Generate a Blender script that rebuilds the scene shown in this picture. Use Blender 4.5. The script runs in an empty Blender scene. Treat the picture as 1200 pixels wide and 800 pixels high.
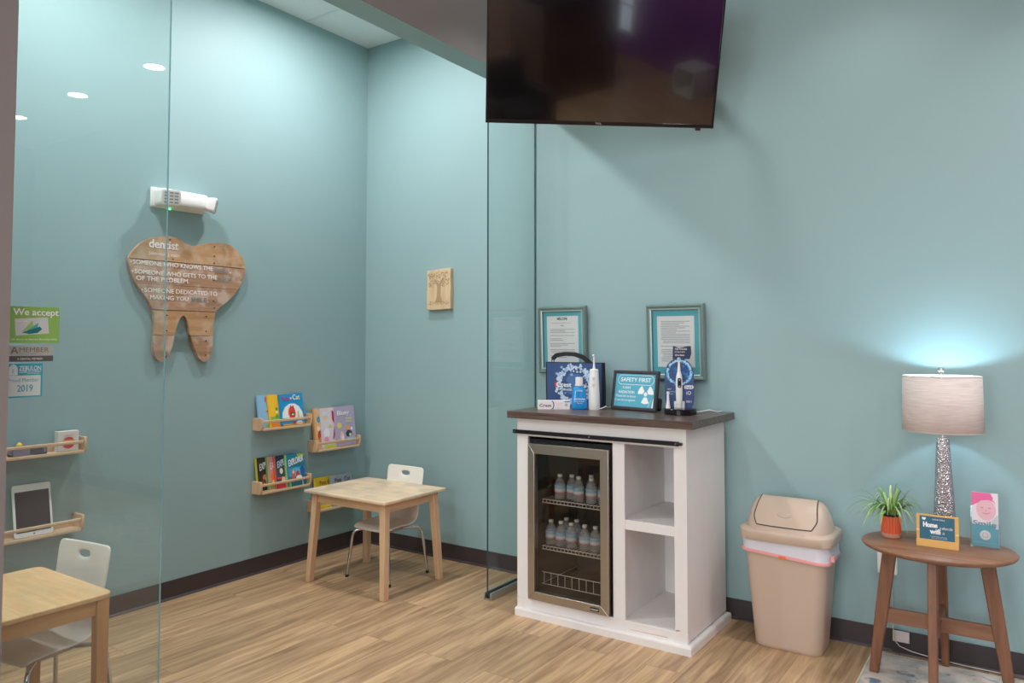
import bpy, bmesh, math, random
from math import pi, sin, cos, radians as R
from mathutils import Vector, Matrix
random.seed(7)
SC = bpy.context.scene
COL = SC.collection

# ------------------------------------------------------------------ materials
def lin(r, g, b):
    f = lambda v: (v/255)/12.92 if v <= 10 else ((v/255+.055)/1.055)**2.4
    return (f(r), f(g), f(b), 1)

def base_mat(name):
    m = bpy.data.materials.new(name); m.use_nodes = True
    return m, m.node_tree, m.node_tree.nodes['Principled BSDF']

def mat(name, rgb, rough=.5, metal=0, bump=0, bscale=200, var=0, vscale=6, spec=.5, coat=0, stretch=None):
    m, t, p = base_mat(name)
    p.inputs['Base Color'].default_value = lin(*rgb)
    p.inputs['Roughness'].default_value = rough
    p.inputs['Metallic'].default_value = metal
    p.inputs['Specular IOR Level'].default_value = spec
    p.inputs['Coat Weight'].default_value = coat
    tc = t.nodes.new('ShaderNodeTexCoord')
    vec = tc.outputs['Object']
    if stretch:
        mp = t.nodes.new('ShaderNodeMapping'); mp.inputs['Scale'].default_value = stretch
        t.links.new(vec, mp.inputs[0]); vec = mp.outputs[0]
    n = t.nodes.new('ShaderNodeTexNoise'); n.inputs['Scale'].default_value = vscale; n.inputs['Detail'].default_value = 5
    t.links.new(vec, n.inputs['Vector'])
    mx = t.nodes.new('ShaderNodeMix'); mx.data_type = 'RGBA'
    k = 1-var
    a = lin(*rgb); mx.inputs[6].default_value = (a[0]*k, a[1]*k, a[2]*k, 1)
    k = 1+var
    mx.inputs[7].default_value = (min(1, a[0]*k), min(1, a[1]*k), min(1, a[2]*k), 1)
    t.links.new(n.outputs['Fac'], mx.inputs[0]); t.links.new(mx.outputs[2], p.inputs['Base Color'])
    if bump:
        n2 = t.nodes.new('ShaderNodeTexNoise'); n2.inputs['Scale'].default_value = bscale
        t.links.new(vec, n2.inputs['Vector'])
        b = t.nodes.new('ShaderNodeBump'); b.inputs['Strength'].default_value = bump; b.inputs['Distance'].default_value = .002
        t.links.new(n2.outputs['Fac'], b.inputs['Height']); t.links.new(b.outputs[0], p.inputs['Normal'])
    return m

def wood(name, a, b, axis='x', scale=1., rough=.45, rings=14, blotch=None, spec=.4):
    """grain stretched along an axis of the object"""
    m, t, p = base_mat(name)
    tc = t.nodes.new('ShaderNodeTexCoord'); mp = t.nodes.new('ShaderNodeMapping')
    s = {'x': (1.2, rings, rings), 'y': (rings, 1.2, rings), 'z': (rings, rings, 1.2)}[axis]
    mp.inputs['Scale'].default_value = tuple(v*scale for v in s)
    t.links.new(tc.outputs['Object'], mp.inputs[0])
    n = t.nodes.new('ShaderNodeTexNoise'); n.inputs['Scale'].default_value = 2.2
    n.inputs['Detail'].default_value = 7; n.inputs['Roughness'].default_value = .62; n.inputs['Distortion'].default_value = .6
    t.links.new(mp.outputs[0], n.inputs['Vector'])
    r = t.nodes.new('ShaderNodeValToRGB')
    r.color_ramp.elements[0].position = .3; r.color_ramp.elements[1].position = .7
    r.color_ramp.elements[0].color = lin(*a); r.color_ramp.elements[1].color = lin(*b)
    t.links.new(n.outputs['Fac'], r.inputs[0])
    out = r.outputs[0]
    if blotch:
        n3 = t.nodes.new('ShaderNodeTexNoise'); n3.inputs['Scale'].default_value = blotch[1]; n3.inputs['Detail'].default_value = 4
        t.links.new(tc.outputs['Object'], n3.inputs['Vector'])
        r3 = t.nodes.new('ShaderNodeValToRGB'); r3.color_ramp.elements[0].position = .47; r3.color_ramp.elements[1].position = .62
        r3.color_ramp.elements[1].color = (blotch[2],)*3+(1,)
        t.links.new(n3.outputs['Fac'], r3.inputs[0])
        mx = t.nodes.new('ShaderNodeMix'); mx.data_type = 'RGBA'; mx.inputs[7].default_value = lin(*blotch[0])
        t.links.new(r3.outputs[0], mx.inputs[0]); t.links.new(out, mx.inputs[6]); out = mx.outputs[2]
    t.links.new(out, p.inputs['Base Color'])
    p.inputs['Roughness'].default_value = rough; p.inputs['Specular IOR Level'].default_value = spec
    bp = t.nodes.new('ShaderNodeBump'); bp.inputs['Strength'].default_value = .12; bp.inputs['Distance'].default_value = .001
    t.links.new(n.outputs['Fac'], bp.inputs['Height']); t.links.new(bp.outputs[0], p.inputs['Normal'])
    return m

def clear(name, tint, rough=0., ior=1.5, diff=0, boost=1.0):
    """thin clear sheet: straight-through light plus a Fresnel mirror"""
    m = bpy.data.materials.new(name); m.use_nodes = True; t = m.node_tree; t.nodes.clear()
    o = t.nodes.new('ShaderNodeOutputMaterial'); tr = t.nodes.new('ShaderNodeBsdfTransparent')
    tr.inputs[0].default_value = tint if len(tint) == 4 else (*tint, 1)
    g = t.nodes.new('ShaderNodeBsdfGlossy'); g.inputs['Roughness'].default_value = rough
    fr = t.nodes.new('ShaderNodeFresnel'); ge = t.nodes.new('ShaderNodeNewGeometry'); mr = t.nodes.new('ShaderNodeMapRange')
    mr.inputs[3].default_value = ior; mr.inputs[4].default_value = 1/ior        # same mirror from either side of the sheet
    t.links.new(ge.outputs['Backfacing'], mr.inputs[0]); t.links.new(mr.outputs[0], fr.inputs['IOR'])
    mm = t.nodes.new('ShaderNodeMath'); mm.operation = 'MULTIPLY'; mm.inputs[1].default_value = boost
    t.links.new(fr.outputs[0], mm.inputs[0])
    mx = t.nodes.new('ShaderNodeMixShader')
    t.links.new(mm.outputs[0], mx.inputs[0]); t.links.new(tr.outputs[0], mx.inputs[1]); t.links.new(g.outputs[0], mx.inputs[2])
    last = mx
    if diff:
        d = t.nodes.new('ShaderNodeBsdfDiffuse'); d.inputs[0].default_value = (.8, .85, .86, 1)
        m2 = t.nodes.new('ShaderNodeMixShader'); m2.inputs[0].default_value = diff
        t.links.new(mx.outputs[0], m2.inputs[1]); t.links.new(d.outputs[0], m2.inputs[2]); last = m2
    t.links.new(last.outputs[0], o.inputs[0])
    return m

def emit(name, rgb, s):
    m, t, p = base_mat(name)
    p.inputs['Base Color'].default_value = lin(*rgb)
    p.inputs['Emission Color'].default_value = lin(*rgb); p.inputs['Emission Strength'].default_value = s
    return m

# ------------------------------------------------------------------ mesh builder
class M:
    def __init__(s): s.bm = bmesh.new(); s.mi = 0
    def face(s, vs):
        try:
            f = s.bm.faces.new(vs); f.material_index = s.mi; return f
        except ValueError: return None
    def v(s, *p): return s.bm.verts.new(p if len(p) == 3 else p[0])
    def box(s, x0, x1, y0, y1, z0, z1, mtx=None):
        P = [Vector((x, y, z)) for x in (x0, x1) for y in (y0, y1) for z in (z0, z1)]
        if mtx: P = [mtx @ p for p in P]
        V = [s.bm.verts.new(p) for p in P]
        for q in ((0,1,3,2),(4,6,7,5),(0,4,5,1),(2,3,7,6),(0,2,6,4),(1,5,7,3)): s.face([V[i] for i in q])
        return s
    def loft(s, rings, cap=True, closed=True):
        VR = [[s.bm.verts.new(p) for p in r] for r in rings]
        n = len(rings[0])
        for a, b in zip(VR, VR[1:]):
            for i in range(n if closed else n-1):
                j = (i+1) % n; s.face([a[i], a[j], b[j], b[i]])
        if cap and closed: s.face(VR[0][::-1]); s.face(VR[-1])
        return s
    def lathe(s, prof, c=(0,0,0), seg=24, cap=True):
        return s.loft([[Vector((c[0]+r*cos(2*pi*i/seg), c[1]+r*sin(2*pi*i/seg), c[2]+z)) for i in range(seg)] for r, z in prof], cap)
    def tube(s, pts, r, seg=10, rr=None):
        pts = [Vector(p) for p in pts]; rings = []
        t0 = (pts[1]-pts[0]).normalized()
        up = Vector((0,0,1)) if abs(t0.z) < .9 else Vector((1,0,0))
        nrm = (up - t0*up.dot(t0)).normalized()
        for i, p in enumerate(pts):
            t = ((pts[min(i+1, len(pts)-1)]-p).normalized() + (p-pts[max(i-1, 0)]).normalized()).normalized()
            nrm = (nrm - t*nrm.dot(t)).normalized(); bn = t.cross(nrm)
            ri = rr[i] if rr else r
            rings.append([p + (nrm*cos(2*pi*k/seg)+bn*sin(2*pi*k/seg))*ri for k in range(seg)])
        return s.loft(rings)
    def bar(s, p0, p1, w0, d0, w1=None, d1=None, flat0=True):
        """square post between two points, ends horizontal"""
        w1 = w0 if w1 is None else w1; d1 = d0 if d1 is None else d1
        q = lambda p, w, d: [Vector((p[0]+a*w/2, p[1]+b*d/2, p[2])) for a, b in ((-1,-1),(1,-1),(1,1),(-1,1))]
        return s.loft([q(p0, w0, d0), q(p1, w1, d1)])
    def prism(s, out, f0, f1):
        """outline of (a,b) pairs; f0/f1 map (a,b) to the two faces"""
        A = [s.bm.verts.new(f0(a, b)) for a, b in out]; B = [s.bm.verts.new(f1(a, b)) for a, b in out]
        n = len(out)
        s.face(A); s.face(B[::-1])
        for i in range(n): j = (i+1) % n; s.face([A[j], A[i], B[i], B[j]])
        return s
    def xz(s, out, y0, y1): return s.prism(out, lambda a, b: Vector((a, y0, b)), lambda a, b: Vector((a, y1, b)))
    def xy(s, out, z0, z1): return s.prism(out, lambda a, b: Vector((a, b, z0)), lambda a, b: Vector((a, b, z1)))
    def flat(s, out, y): s.face([s.bm.verts.new((a, y, b)) for a, b in out]); return s
    def disc(s, x, z, rx, rz, y, seg=20): return s.flat([(x+rx*cos(2*pi*i/seg), z+rz*sin(2*pi*i/seg)) for i in range(seg)], y)
    def rect(s, x0, x1, z0, z1, y): return s.flat([(x0,z0),(x1,z0),(x1,z1),(x0,z1)], y)
    def ring(s, x, z, r0, r1, y, seg=28, sx=1):
        A = [s.v(x+sx*r0*cos(2*pi*i/seg), y, z+r0*sin(2*pi*i/seg)) for i in range(seg)]
        B = [s.v(x+sx*r1*cos(2*pi*i/seg), y, z+r1*sin(2*pi*i/seg)) for i in range(seg)]
        for i in range(seg): j = (i+1) % seg; s.face([A[i], A[j], B[j], B[i]])
        return s
    def text(s, txt, x0, z0, w, h, y, bold=0., shear=0., serif=False):
        cu = bpy.data.curves.new('t', 'FONT'); cu.body = txt; cu.size = 1; cu.shear = shear
        cu.resolution_u = 3
        ob = bpy.data.objects.new('t', cu); COL.objects.link(ob)
        dg = bpy.context.evaluated_depsgraph_get(); dg.update()
        me = ob.evaluated_get(dg).to_mesh()
        X = [v.co.x for v in me.vertices]; Y = [v.co.y for v in me.vertices]
        a, b, c, d = min(X), max(X), min(Y), max(Y)
        k = bold*h/(d-c)*.9                              # heavier strokes: the same letters laid a hair apart
        for n_, (sx, sz) in enumerate(((0,0),) if not bold else ((0,0),(-k,0),(k,0),(0,k*.7),(0,-k*.7))):
            V = [s.bm.verts.new((x0+sx+w*(v.co.x-a)/(b-a), y-n_*2e-5, z0+sz+h*(v.co.y-c)/(d-c))) for v in me.vertices]
            for p in me.polygons: s.face([V[i] for i in p.vertices])
        ob.evaluated_get(dg).to_mesh_clear()
        bpy.data.objects.remove(ob); bpy.data.curves.remove(cu)
        return s
    def build(s, name, mats, parent=None, bevel=0, seg=2, subsurf=0, solid=0, smooth=35, kind=None, loc=None, normals=True):
        if normals: bmesh.ops.recalc_face_normals(s.bm, faces=s.bm.faces[:])
        me = bpy.data.meshes.new(name); s.bm.to_mesh(me); s.bm.free()
        for m in (mats if isinstance(mats, (list, tuple)) else [mats]): me.materials.append(m)
        if smooth:
            me.polygons.foreach_set('use_smooth', [True]*len(me.polygons)); me.set_sharp_from_angle(angle=R(smooth))
        o = bpy.data.objects.new(name, me); COL.objects.link(o)
        if parent: o.parent = parent
        if loc: o.location = loc
        if solid:
            d = o.modifiers.new('solid', 'SOLIDIFY'); d.thickness = solid; d.offset = 0
        if subsurf:
            d = o.modifiers.new('sub', 'SUBSURF'); d.levels = subsurf; d.render_levels = subsurf
        if bevel:
            d = o.modifiers.new('bevel', 'BEVEL'); d.width = bevel; d.segments = seg; d.limit_method = 'ANGLE'; d.angle_limit = R(40)
            d.harden_normals = False
        if kind: o['kind'] = kind
        return o

def tag(o, label, cat, group=None):
    o['label'] = label; o['category'] = cat
    if group: o['group'] = group
    return o
def thing(name, label, cat, loc, rz=0, rx=0, group=None):
    o = bpy.data.objects.new(name, None); COL.objects.link(o); o.empty_display_size = .05
    o.location = loc; o.rotation_euler = (rx, 0, rz)
    return tag(o, label, cat, group)
def adopt(o, parent):
    o.parent = parent; o.matrix_parent_inverse = (Matrix.LocRotScale(parent.location, parent.rotation_euler, None)).inverted(); return o
def copy_tree(root, loc, rz, label):
    r = root.copy(); COL.objects.link(r); r.location = loc; r.rotation_euler = (0, 0, rz); r['label'] = label
    for ch in list(root.children):
        c = ch.copy(); COL.objects.link(c); c.parent = r
        for g in list(ch.children):
            d = g.copy(); COL.objects.link(d); d.parent = c
    return r
def rrect(w, d, r, z=0, cx=0, cy=0, n=5):
    out = []
    for qx, qy, a0 in ((1,1,0),(-1,1,pi/2),(-1,-1,pi),(1,-1,1.5*pi)):
        for i in range(n+1):
            a = a0 + pi/2*i/n
            out.append(Vector((cx+qx*(w/2-r)+r*cos(a), cy+qy*(d/2-r)+r*sin(a), z)))
    return out
def rr2(w, h, r, cx=0, cz=0, n=5): return [(p.x, p.y) for p in rrect(w, h, r, 0, cx, cz, n)]
def catmull(P, k=5, closed=True):
    out = []; n = len(P)
    for i in range(n):
        p0, p1, p2, p3 = (Vector((*P[(i+j) % n], 0)) for j in (-1, 0, 1, 2))
        for s in range(k):
            t = s/k
            v = .5*((2*p1)+(p2-p0)*t+(2*p0-5*p1+4*p2-p3)*t*t+(3*p1-p0-3*p2+p3)*t**3)
            out.append((v.x, v.y))
    return out

# ------------------------------------------------------------------ palette
TEAL = mat('teal_wall_paint', (148,177,179), .55, bump=.05, bscale=350, var=.02, vscale=2)
GREY = mat('warm_grey_wall_paint', (138,131,130), .6, bump=.08, bscale=300, var=.02)
CEIL = mat('ceiling_tile', (232,238,238), .9, bump=.4, bscale=160, var=.04, vscale=60)
GRID = mat('ceiling_grid', (225,230,230), .5)
BASEB = mat('dark_vinyl_base', (62,52,54), .42, var=.05)
WHITE = mat('white_plastic', (236,236,232), .4)
CREAM = mat('white_lacquered_ply', (233,230,222), .35, var=.02)
BIRCH = wood('birch', (206,168,130), (226,192,156), 'z', 1., .5)
BIRCHX = wood('birch_rail', (208,172,134), (228,196,160), 'x', 1., .5)
BIRCHTOP = wood('worn_birch_top', (222,192,158), (238,214,184), 'x', .8, .42, blotch=((172,168,148), 7, .55))
PINE = wood('amber_pine', (206,152,98), (226,178,122), 'x', .9, .4)
PINEZ = wood('amber_pine_leg', (186,132,84), (212,158,108), 'z', 1., .45)
PINETOP = wood('scribbled_pine_top', (224,174,120), (246,206,154), 'x', 1.1, .38, blotch=((188,166,128), 9, .3))
WALNUT = wood('walnut_stain', (116,80,58), (154,110,84), 'x', 1.2, .38)
WALNUTZ = wood('walnut_stain_leg', (112,74,52), (142,98,72), 'z', 1.2, .42)
DARKTOP = wood('dark_stained_plank', (56,45,42), (116,96,86), 'x', 1.1, .3, rings=22)
PALLET = wood('reclaimed_board', (168,124,84), (204,164,122), 'x', 1., .6, blotch=((214,190,164), 12, .5))
PALLET2 = wood('reclaimed_board_grey', (150,114,86), (192,152,122), 'x', 1., .65, blotch=((206,186,170), 14, .7))
SLAB = wood('pale_wood_slab', (206,176,136), (226,202,166), 'z', .8, .6)
CABW = mat('white_painted_wood', (232,228,226), .5, bump=.15, bscale=60, var=.03, vscale=14, stretch=(1,1,.15))
BLACK = mat('black_plastic', (22,22,24), .35)
BLKMET = mat('black_iron', (44,42,46), .4, .6)
STEEL = mat('brushed_steel', (190,182,172), .34, 1, bump=.1, bscale=300, var=.04, stretch=(1,1,30))
CHROME = mat('chrome', (205,205,208), .15, 1)
ALU = mat('aluminium_channel', (190,196,196), .35, .9)
SILVERWIRE = mat('chromed_wire', (228,228,224), .3, .3)
BIN = mat('beige_plastic', (200,178,160), .38, bump=.05, bscale=400, var=.015)
DARKGAP = mat('dark_gap', (70,55,45), .8)
LINER = mat('white_bin_liner', (216,214,222), .35, bump=.9, bscale=30, var=.03)
PINK = mat('pink_drawstring', (240,164,164), .4)
ORANGE = mat('orange_tag', (240,110,50), .5)
TERRA = mat('terracotta_glaze', (222,96,58), .5, var=.05, vscale=30)
CLAY = mat('raw_clay', (206,150,124), .7)
SOIL = mat('potting_soil', (60,44,34), .9, bump=1, bscale=120)
LEAF = mat('green_leaf', (120,162,84), .45, var=.35, vscale=25)
LEAF2 = mat('pale_leaf_edge', (176,200,136), .45, var=.2, vscale=25)
GOLD = mat('gold_wood', (214,166,92), .42, .25, var=.08, vscale=20, stretch=(1,1,8))
PAPER = mat('white_paper', (238,238,236), .6)
INK = mat('grey_ink', (150,152,156), .7)
DARKINK = mat('dark_ink', (40,60,70), .6)
WHITEINK = mat('white_ink', (244,246,246), .5)
def C_(name, rgb, rough=.4, **k): return mat(name, rgb, rough, **k)
MATTEAL = C_('teal_mat_board', (96,186,198), .6)
FRAMEM = mat('sage_frame_paint', (118,142,138), .35, .15, var=.05)
FRAMEIN = mat('pale_frame_lip', (182,198,192), .35, .2)
PANE = clear('partition_glass', (.93, .965, .96), 0, 1.5, diff=.02)
EDGE = mat('green_glass_edge', (30,66,68), .25)
EDGE2 = mat('pale_glass_edge', (120,160,166), .2)
GLAZE = clear('picture_glazing', (.97, .98, .98), .02, 1.45)
FGLASS = clear('fridge_door_glass', (.86, .84, .82), 0, 1.5, boost=1.2)
PETP = clear('clear_bottle', (.90, .93, .95), .05, 1.4, diff=.22)
ACRYL = clear('clear_acrylic', (.93, .96, .97), .03, 1.49, diff=.04)

# ------------------------------------------------------------------ the room
H = 3.53; XR = 8.; YB = -8.5; GX = 1.44
def floor_mat():
    m, t, p = base_mat('oak_vinyl_planks')
    tc = t.nodes.new('ShaderNodeTexCoord')
    mp = t.nodes.new('ShaderNodeMapping'); mp.inputs['Rotation'].default_value = (0, 0, pi/2)
    t.links.new(tc.outputs['Object'], mp.inputs[0])
    b = t.nodes.new('ShaderNodeTexBrick'); b.inputs['Scale'].default_value = 1
    b.inputs['Brick Width'].default_value = 1.22; b.inputs['Row Height'].default_value = .178
    b.inputs['Mortar Size'].default_value = .0011; b.inputs['Mortar Smooth'].default_value = .3; b.inputs['Bias'].default_value = 0
    b.offset = .37
    b.inputs['Color1'].default_value = (0,0,0,1); b.inputs['Color2'].default_value = (1,1,1,1); b.inputs['Mortar'].default_value = (.5,.5,.5,1)
    t.links.new(mp.outputs[0], b.inputs['Vector'])
    # grain
    m2 = t.nodes.new('ShaderNodeMapping'); m2.inputs['Scale'].default_value = (16, 1.1, 1)
    t.links.new(tc.outputs['Object'], m2.inputs[0])
    add = t.nodes.new('ShaderNodeVectorMath'); add.operation = 'MULTIPLY_ADD'
    add.inputs[1].default_value = (9, 5, 3); t.links.new(b.outputs['Color'], add.inputs[0]); t.links.new(m2.outputs[0], add.inputs[2])
    n = t.nodes.new('ShaderNodeTexNoise'); n.inputs['Scale'].default_value = 1.5; n.inputs['Detail'].default_value = 8
    n.inputs['Roughness'].default_value = .6; n.inputs['Distortion'].default_value = .9
    t.links.new(add.outputs[0], n.inputs['Vector'])
    r = t.nodes.new('ShaderNodeValToRGB'); e = r.color_ramp.elements
    e[0].position = .28; e[0].color = lin(134,103,75); e[1].position = .72; e[1].color = lin(216,182,140)
    k = e.new(.5); k.color = lin(182,149,113)
    t.links.new(n.outputs['Fac'], r.inputs[0])
    hs = t.nodes.new('ShaderNodeHueSaturation'); t.links.new(r.outputs[0], hs.inputs['Color'])
    mr = t.nodes.new('ShaderNodeMapRange'); mr.inputs[3].default_value = .84; mr.inputs[4].default_value = 1.12
    t.links.new(b.outputs['Color'], mr.inputs[0]); t.links.new(mr.outputs[0], hs.inputs['Value'])
    mx = t.nodes.new('ShaderNodeMix'); mx.data_type = 'RGBA'; mx.inputs[7].default_value = lin(112,88,68)
    t.links.new(b.outputs['Fac'], mx.inputs[0]); t.links.new(hs.outputs[0], mx.inputs[6])
    t.links.new(mx.outputs[2], p.inputs['Base Color'])
    p.inputs['Roughness'].default_value = .42; p.inputs['Specular IOR Level'].default_value = .4
    bp = t.nodes.new('ShaderNodeBump'); bp.inputs['Strength'].default_value = .08; bp.inputs['Distance'].default_value = .001
    t.links.new(n.outputs['Fac'], bp.inputs['Height']); t.links.new(bp.outputs[0], p.inputs['Normal'])
    return m
def struct(name, m, mats, **k): return m.build(name, mats, kind='structure', smooth=0, **k)
struct('floor', M().box(-.15, XR+.15, YB-.15, .15, -.1, 0), floor_mat())
struct('wall_back', M().box(-.15, XR+.15, 0, .15, 0, H), TEAL)
struct('wall_left', M().box(-.15, 0, YB, 0, 0, H), TEAL)
PURP = mat('plum_wall_paint', (132,70,150), .6)
struct('wall_right', M().box(XR, XR+.15, YB, 0, 0, H), PURP)
struct('wall_front', M().box(-.15, XR+.15, YB-.15, YB, 0, H), mat('tan_wall_paint', (190,168,140), .6))
m = M().box(0, XR, YB, 0, H, H+.1)
m.mi = 1
y = -.565
while y > YB: m.box(0, XR, y-.011, y+.011, H-.004, H); y -= .61
x = .61
while x < XR: m.box(x-.011, x+.011, YB, 0, H-.004, H); x += .61
struct('ceiling', m, [CEIL, GRID])
# partition wall and header over the glass: grey to the waiting side, teal to the play side and soffit
m = M()
m.box(1.37, 1.44, YB, -2.90, 0, H); m.box(1.37, 1.44, -2.90, 0, 2.914, H)
m.mi = 1; m.box(1.44, 1.51, YB, -2.90, 0, H)
m.mi = 1; m.box(1.44, 1.51, -2.90, 0, 2.914, H)
o = struct('wall_partition', m, [TEAL, GREY])
for p_ in o.data.polygons:
    if p_.normal.z < -.9 and p_.center.z > 2: p_.material_index = 0
def bb(name, x0, x1, y0, y1, toe):
    m = M(); m.box(x0, x1, y0, y1, 0, .1)
    return m
m = M(); m.xz([(0,0),(.018,0),(.017,.004),(.008,.012),(.006,.1),(0,.1)], -.0, YB+0.0)
struct('baseboard_left', m, BASEB)
m = M(); m.prism([(0,0),(-.018,0),(-.017,.004),(-.008,.012),(-.006,.1),(0,.1)], lambda a, b: Vector((.006, a, b)), lambda a, b: Vector((XR, a, b)))
struct('baseboard_back', m, BASEB)
# behind the camera: windows added in the front wall for soft fill light
WINL = emit('daylight_sky', (214,228,244), 2.5)
for i, (a, b) in enumerate(((1.9, 3.4), (4.0, 5.5))):
    m = M()
    for q in ((a-.06, a, .75, 2.75), (b, b+.06, .75, 2.75), (a, b, 2.69, 2.75), (a, b, .75, .81), ((a+b)/2-.02, (a+b)/2+.02, .81, 2.69)):
        m.box(q[0], q[1], YB, YB+.05, q[2], q[3])
    m.mi = 1; m.box(a, b, YB+.005, YB+.012, .81, 2.69)
    struct('window_%d' % (i+1), m, [WHITE, WINL])

m = M()
for q in ((-7.27,-7.22,.35,2.8),(-6.95,-6.9,.35,2.8),(-7.22,-6.95,.35,.4),(-7.22,-6.95,2.75,2.8),(-7.22,-6.95,.75,.78)): m.box(XR-.05, XR, *q)
m.mi = 1; m.box(XR-.012, XR-.005, -7.22, -6.95, .4, 2.75)
struct('window_3', m, [WHITE, WINL])
# ------------------------------------------------------------------ glass panes
def pane(y0, y1, z0, z1, edge, name, label):
    t = thing(name, label, 'glass partition', (GX, y0, z0))
    m = M(); w, h = y1-y0, z1-z0
    m.box(-.005, .005, 0, w, 0, h)
    o = m.build('glass_sheet', [PANE, edge], t, smooth=0)
    for p_ in o.data.polygons:
        if abs(p_.normal.y) > .9 or abs(p_.normal.z) > .9: p_.material_index = 1
    return t
pr = pane(-.49, -.005, .012, 2.912, EDGE, 'glass_partition', 'tall clear glass partition pane standing in a floor channel beside the white cabinet')
m = M()
for s_ in (-1, 1): m.box(s_*.021-.006, s_*.021+.006, 0, .487, -.012, .026)
m.box(-.022, .022, 0, .487, -.012, -.002)
m.mi = 1; m.box(-.014, .014, -.004, .487, -.002, .014)
m.build('floor_channel', [ALU, BLACK], pr, bevel=.001)
pl = pane(-2.897, -2.386, .012, 2.912, EDGE2, 'glass_partition', 'tall clear glass pane with stickers at the left edge of the room')
m = M(); m.box(-.02, .02, 0, .511, -.012, .026); m.build('floor_channel', ALU, pl, bevel=.001)

# stickers on the glass (face +X, local X = world Y)
def on_glass(name, label, y0, z0): return thing(name, label, 'sticker', (GX+.0072, y0, z0), pi/2)
t = on_glass('glass_sticker', 'lime green we accept sticker with a sail card, top one on the glass', -2.893, 1.399)
M().box(0, .156, -.0006, 0, 0, .109).build('backing', C_('lime_vinyl', (140,190,96)), t, smooth=0)
m = M(); m.flat([(.034,.022),(.126,.03),(.122,.078),(.03,.072)], -.0009); m.build('card_picture', C_('card_grey', (206,212,214)), t, smooth=0)
m = M(); m.flat([(.05,.034),(.078,.068),(.082,.05),(.07,.04)], -.0011)
m.mi = 1; m.flat([(.062,.036),(.096,.062),(.092,.044)], -.0012)
m.mi = 2; m.flat([(.05,.032),(.1,.05),(.106,.042),(.094,.031),(.07,.027)], -.0013)
m.build('sail_emblem', [C_('sail_green', (150,196,112)), C_('sail_teal', (72,178,170)), C_('sail_deep', (30,120,128))], t, smooth=0)
m = M(); m.text('We accept', .026, .077, .126, .026, -.0016, .02); m.text('care credit', .036, .063, .03, .005, -.0016); m.text('ask about no interest financing today', .022, .007, .128, .008, -.0012)
m.build('lettering', WHITEINK, t, smooth=0)
t = on_glass('glass_sticker', 'grey member sticker with dark lower band, middle one on the glass', -2.893, 1.344)
m = M().box(0, .14, -.0006, 0, .017, .047); m.mi = 1; m.box(0, .14, -.0006, 0, 0, .017)
m.build('backing', [C_('sticker_grey', (176,182,176)), C_('sticker_dark', (92,90,88))], t, smooth=0)
m = M(); m.text('MEMBER', .045, .028, .082, .014, -.0009, .008)
m.flat([(.021,.024),(.026,.024),(.033,.044),(.030,.044)], -.0009); m.flat([(.033,.044),(.030,.044),(.038,.024),(.043,.024)], -.0009); m.rect(.026, .036, .029, .032, -.0009)
m.mi = 1; m.text('american dental', .045, .021, .048, .005, -.0009); m.mi = 2; m.text('association', .095, .021, .032, .005, -.0009)
m.mi = 3; m.text('A DENTAL MEMBER!', .04, .005, .07, .006, -.0009)
m.build('lettering', [C_('grey_letters', (120,112,108)), C_('blue_letters', (80,150,180)), C_('orange_letters', (210,170,120)), WHITEINK], t, smooth=0)
t = on_glass('glass_sticker', 'blue and white proud member 2019 sticker, lowest one on the glass', -2.893, 1.238)
m = M().box(0, .111, -.0006, 0, 0, .1)
m.build('backing', C_('sky_vinyl', (52,166,186)), t, smooth=0)
m = M(); m.rect(0, .106, .004, .065, -.0009); m.flat([(.018,.066),(.042,.066),(.042,.088),(.036,.096),(.03,.099),(.024,.096),(.018,.088)], -.0009); m.build('white_panel', C_('sticker_white', (206,222,222)), t, smooth=0)
m = M(); m.text('ZEBULON', .046, .08, .06, .013, -.0012, .004); m.text('CHAMBER OF COMMERCE', .046, .075, .06, .004, -.0012); m.rect(.046, .106, .073, .0738, -.0012); m.text('zebulon georgia', .068, .068, .034, .0035, -.0012)
m.mi = 1; m.text('Proud Member', .017, .046, .084, .011, -.0012); m.text('2019', .042, .017, .042, .02, -.0012, .02); m.text('E', .028, .072, .005, .012, -.0012)
m.build('lettering', [WHITEINK, C_('sticker_blue_ink', (84,160,186))], t, smooth=0)

# ------------------------------------------------------------------ tooth sign
t = thing('tooth_sign', 'tooth shaped reclaimed board sign with dentist lettering on the left wall', 'sign', (0, -1.4, 1.65), pi/2)
P = [(-1.746,1.827),(-1.722,1.885),(-1.66,1.945),(-1.565,1.98),(-1.49,1.982),(-1.435,1.96),(-1.385,1.946),(-1.335,1.955),(-1.27,1.973),(-1.165,1.98),(-1.085,1.945),(-1.042,1.88),(-1.036,1.805),(-1.085,1.71),(-1.15,1.645),(-1.216,1.592),(-1.236,1.54),(-1.244,1.45),(-1.244,1.375),(-1.262,1.318),(-1.29,1.292),(-1.325,1.308),(-1.36,1.372),(-1.388,1.45),(-1.4,1.51),(-1.425,1.55),(-1.452,1.53),(-1.476,1.46),(-1.495,1.375),(-1.53,1.31),(-1.556,1.297),(-1.59,1.325),(-1.602,1.385),(-1.598,1.47),(-1.603,1.56),(-1.64,1.632),(-1.708,1.72)]
P = [(a+1.4, b-1.65) for a, b in P]
out = catmull(P, 4)
seams = [2.1, 1.8445, 1.716, 1.578, 1.44, 1.2]
def clip(poly, ax, v, sg):
    o = []; n = len(poly)
    for i in range(n):
        p, q = poly[i], poly[(i+1) % n]; dp, dq = (p[ax]-v)*sg, (q[ax]-v)*sg
        if dp >= 0: o.append(p)
        if dp*dq < 0: f = dp/(dp-dq); o.append((p[0]+(q[0]-p[0])*f, p[1]+(q[1]-p[1])*f))
    return o
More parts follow.
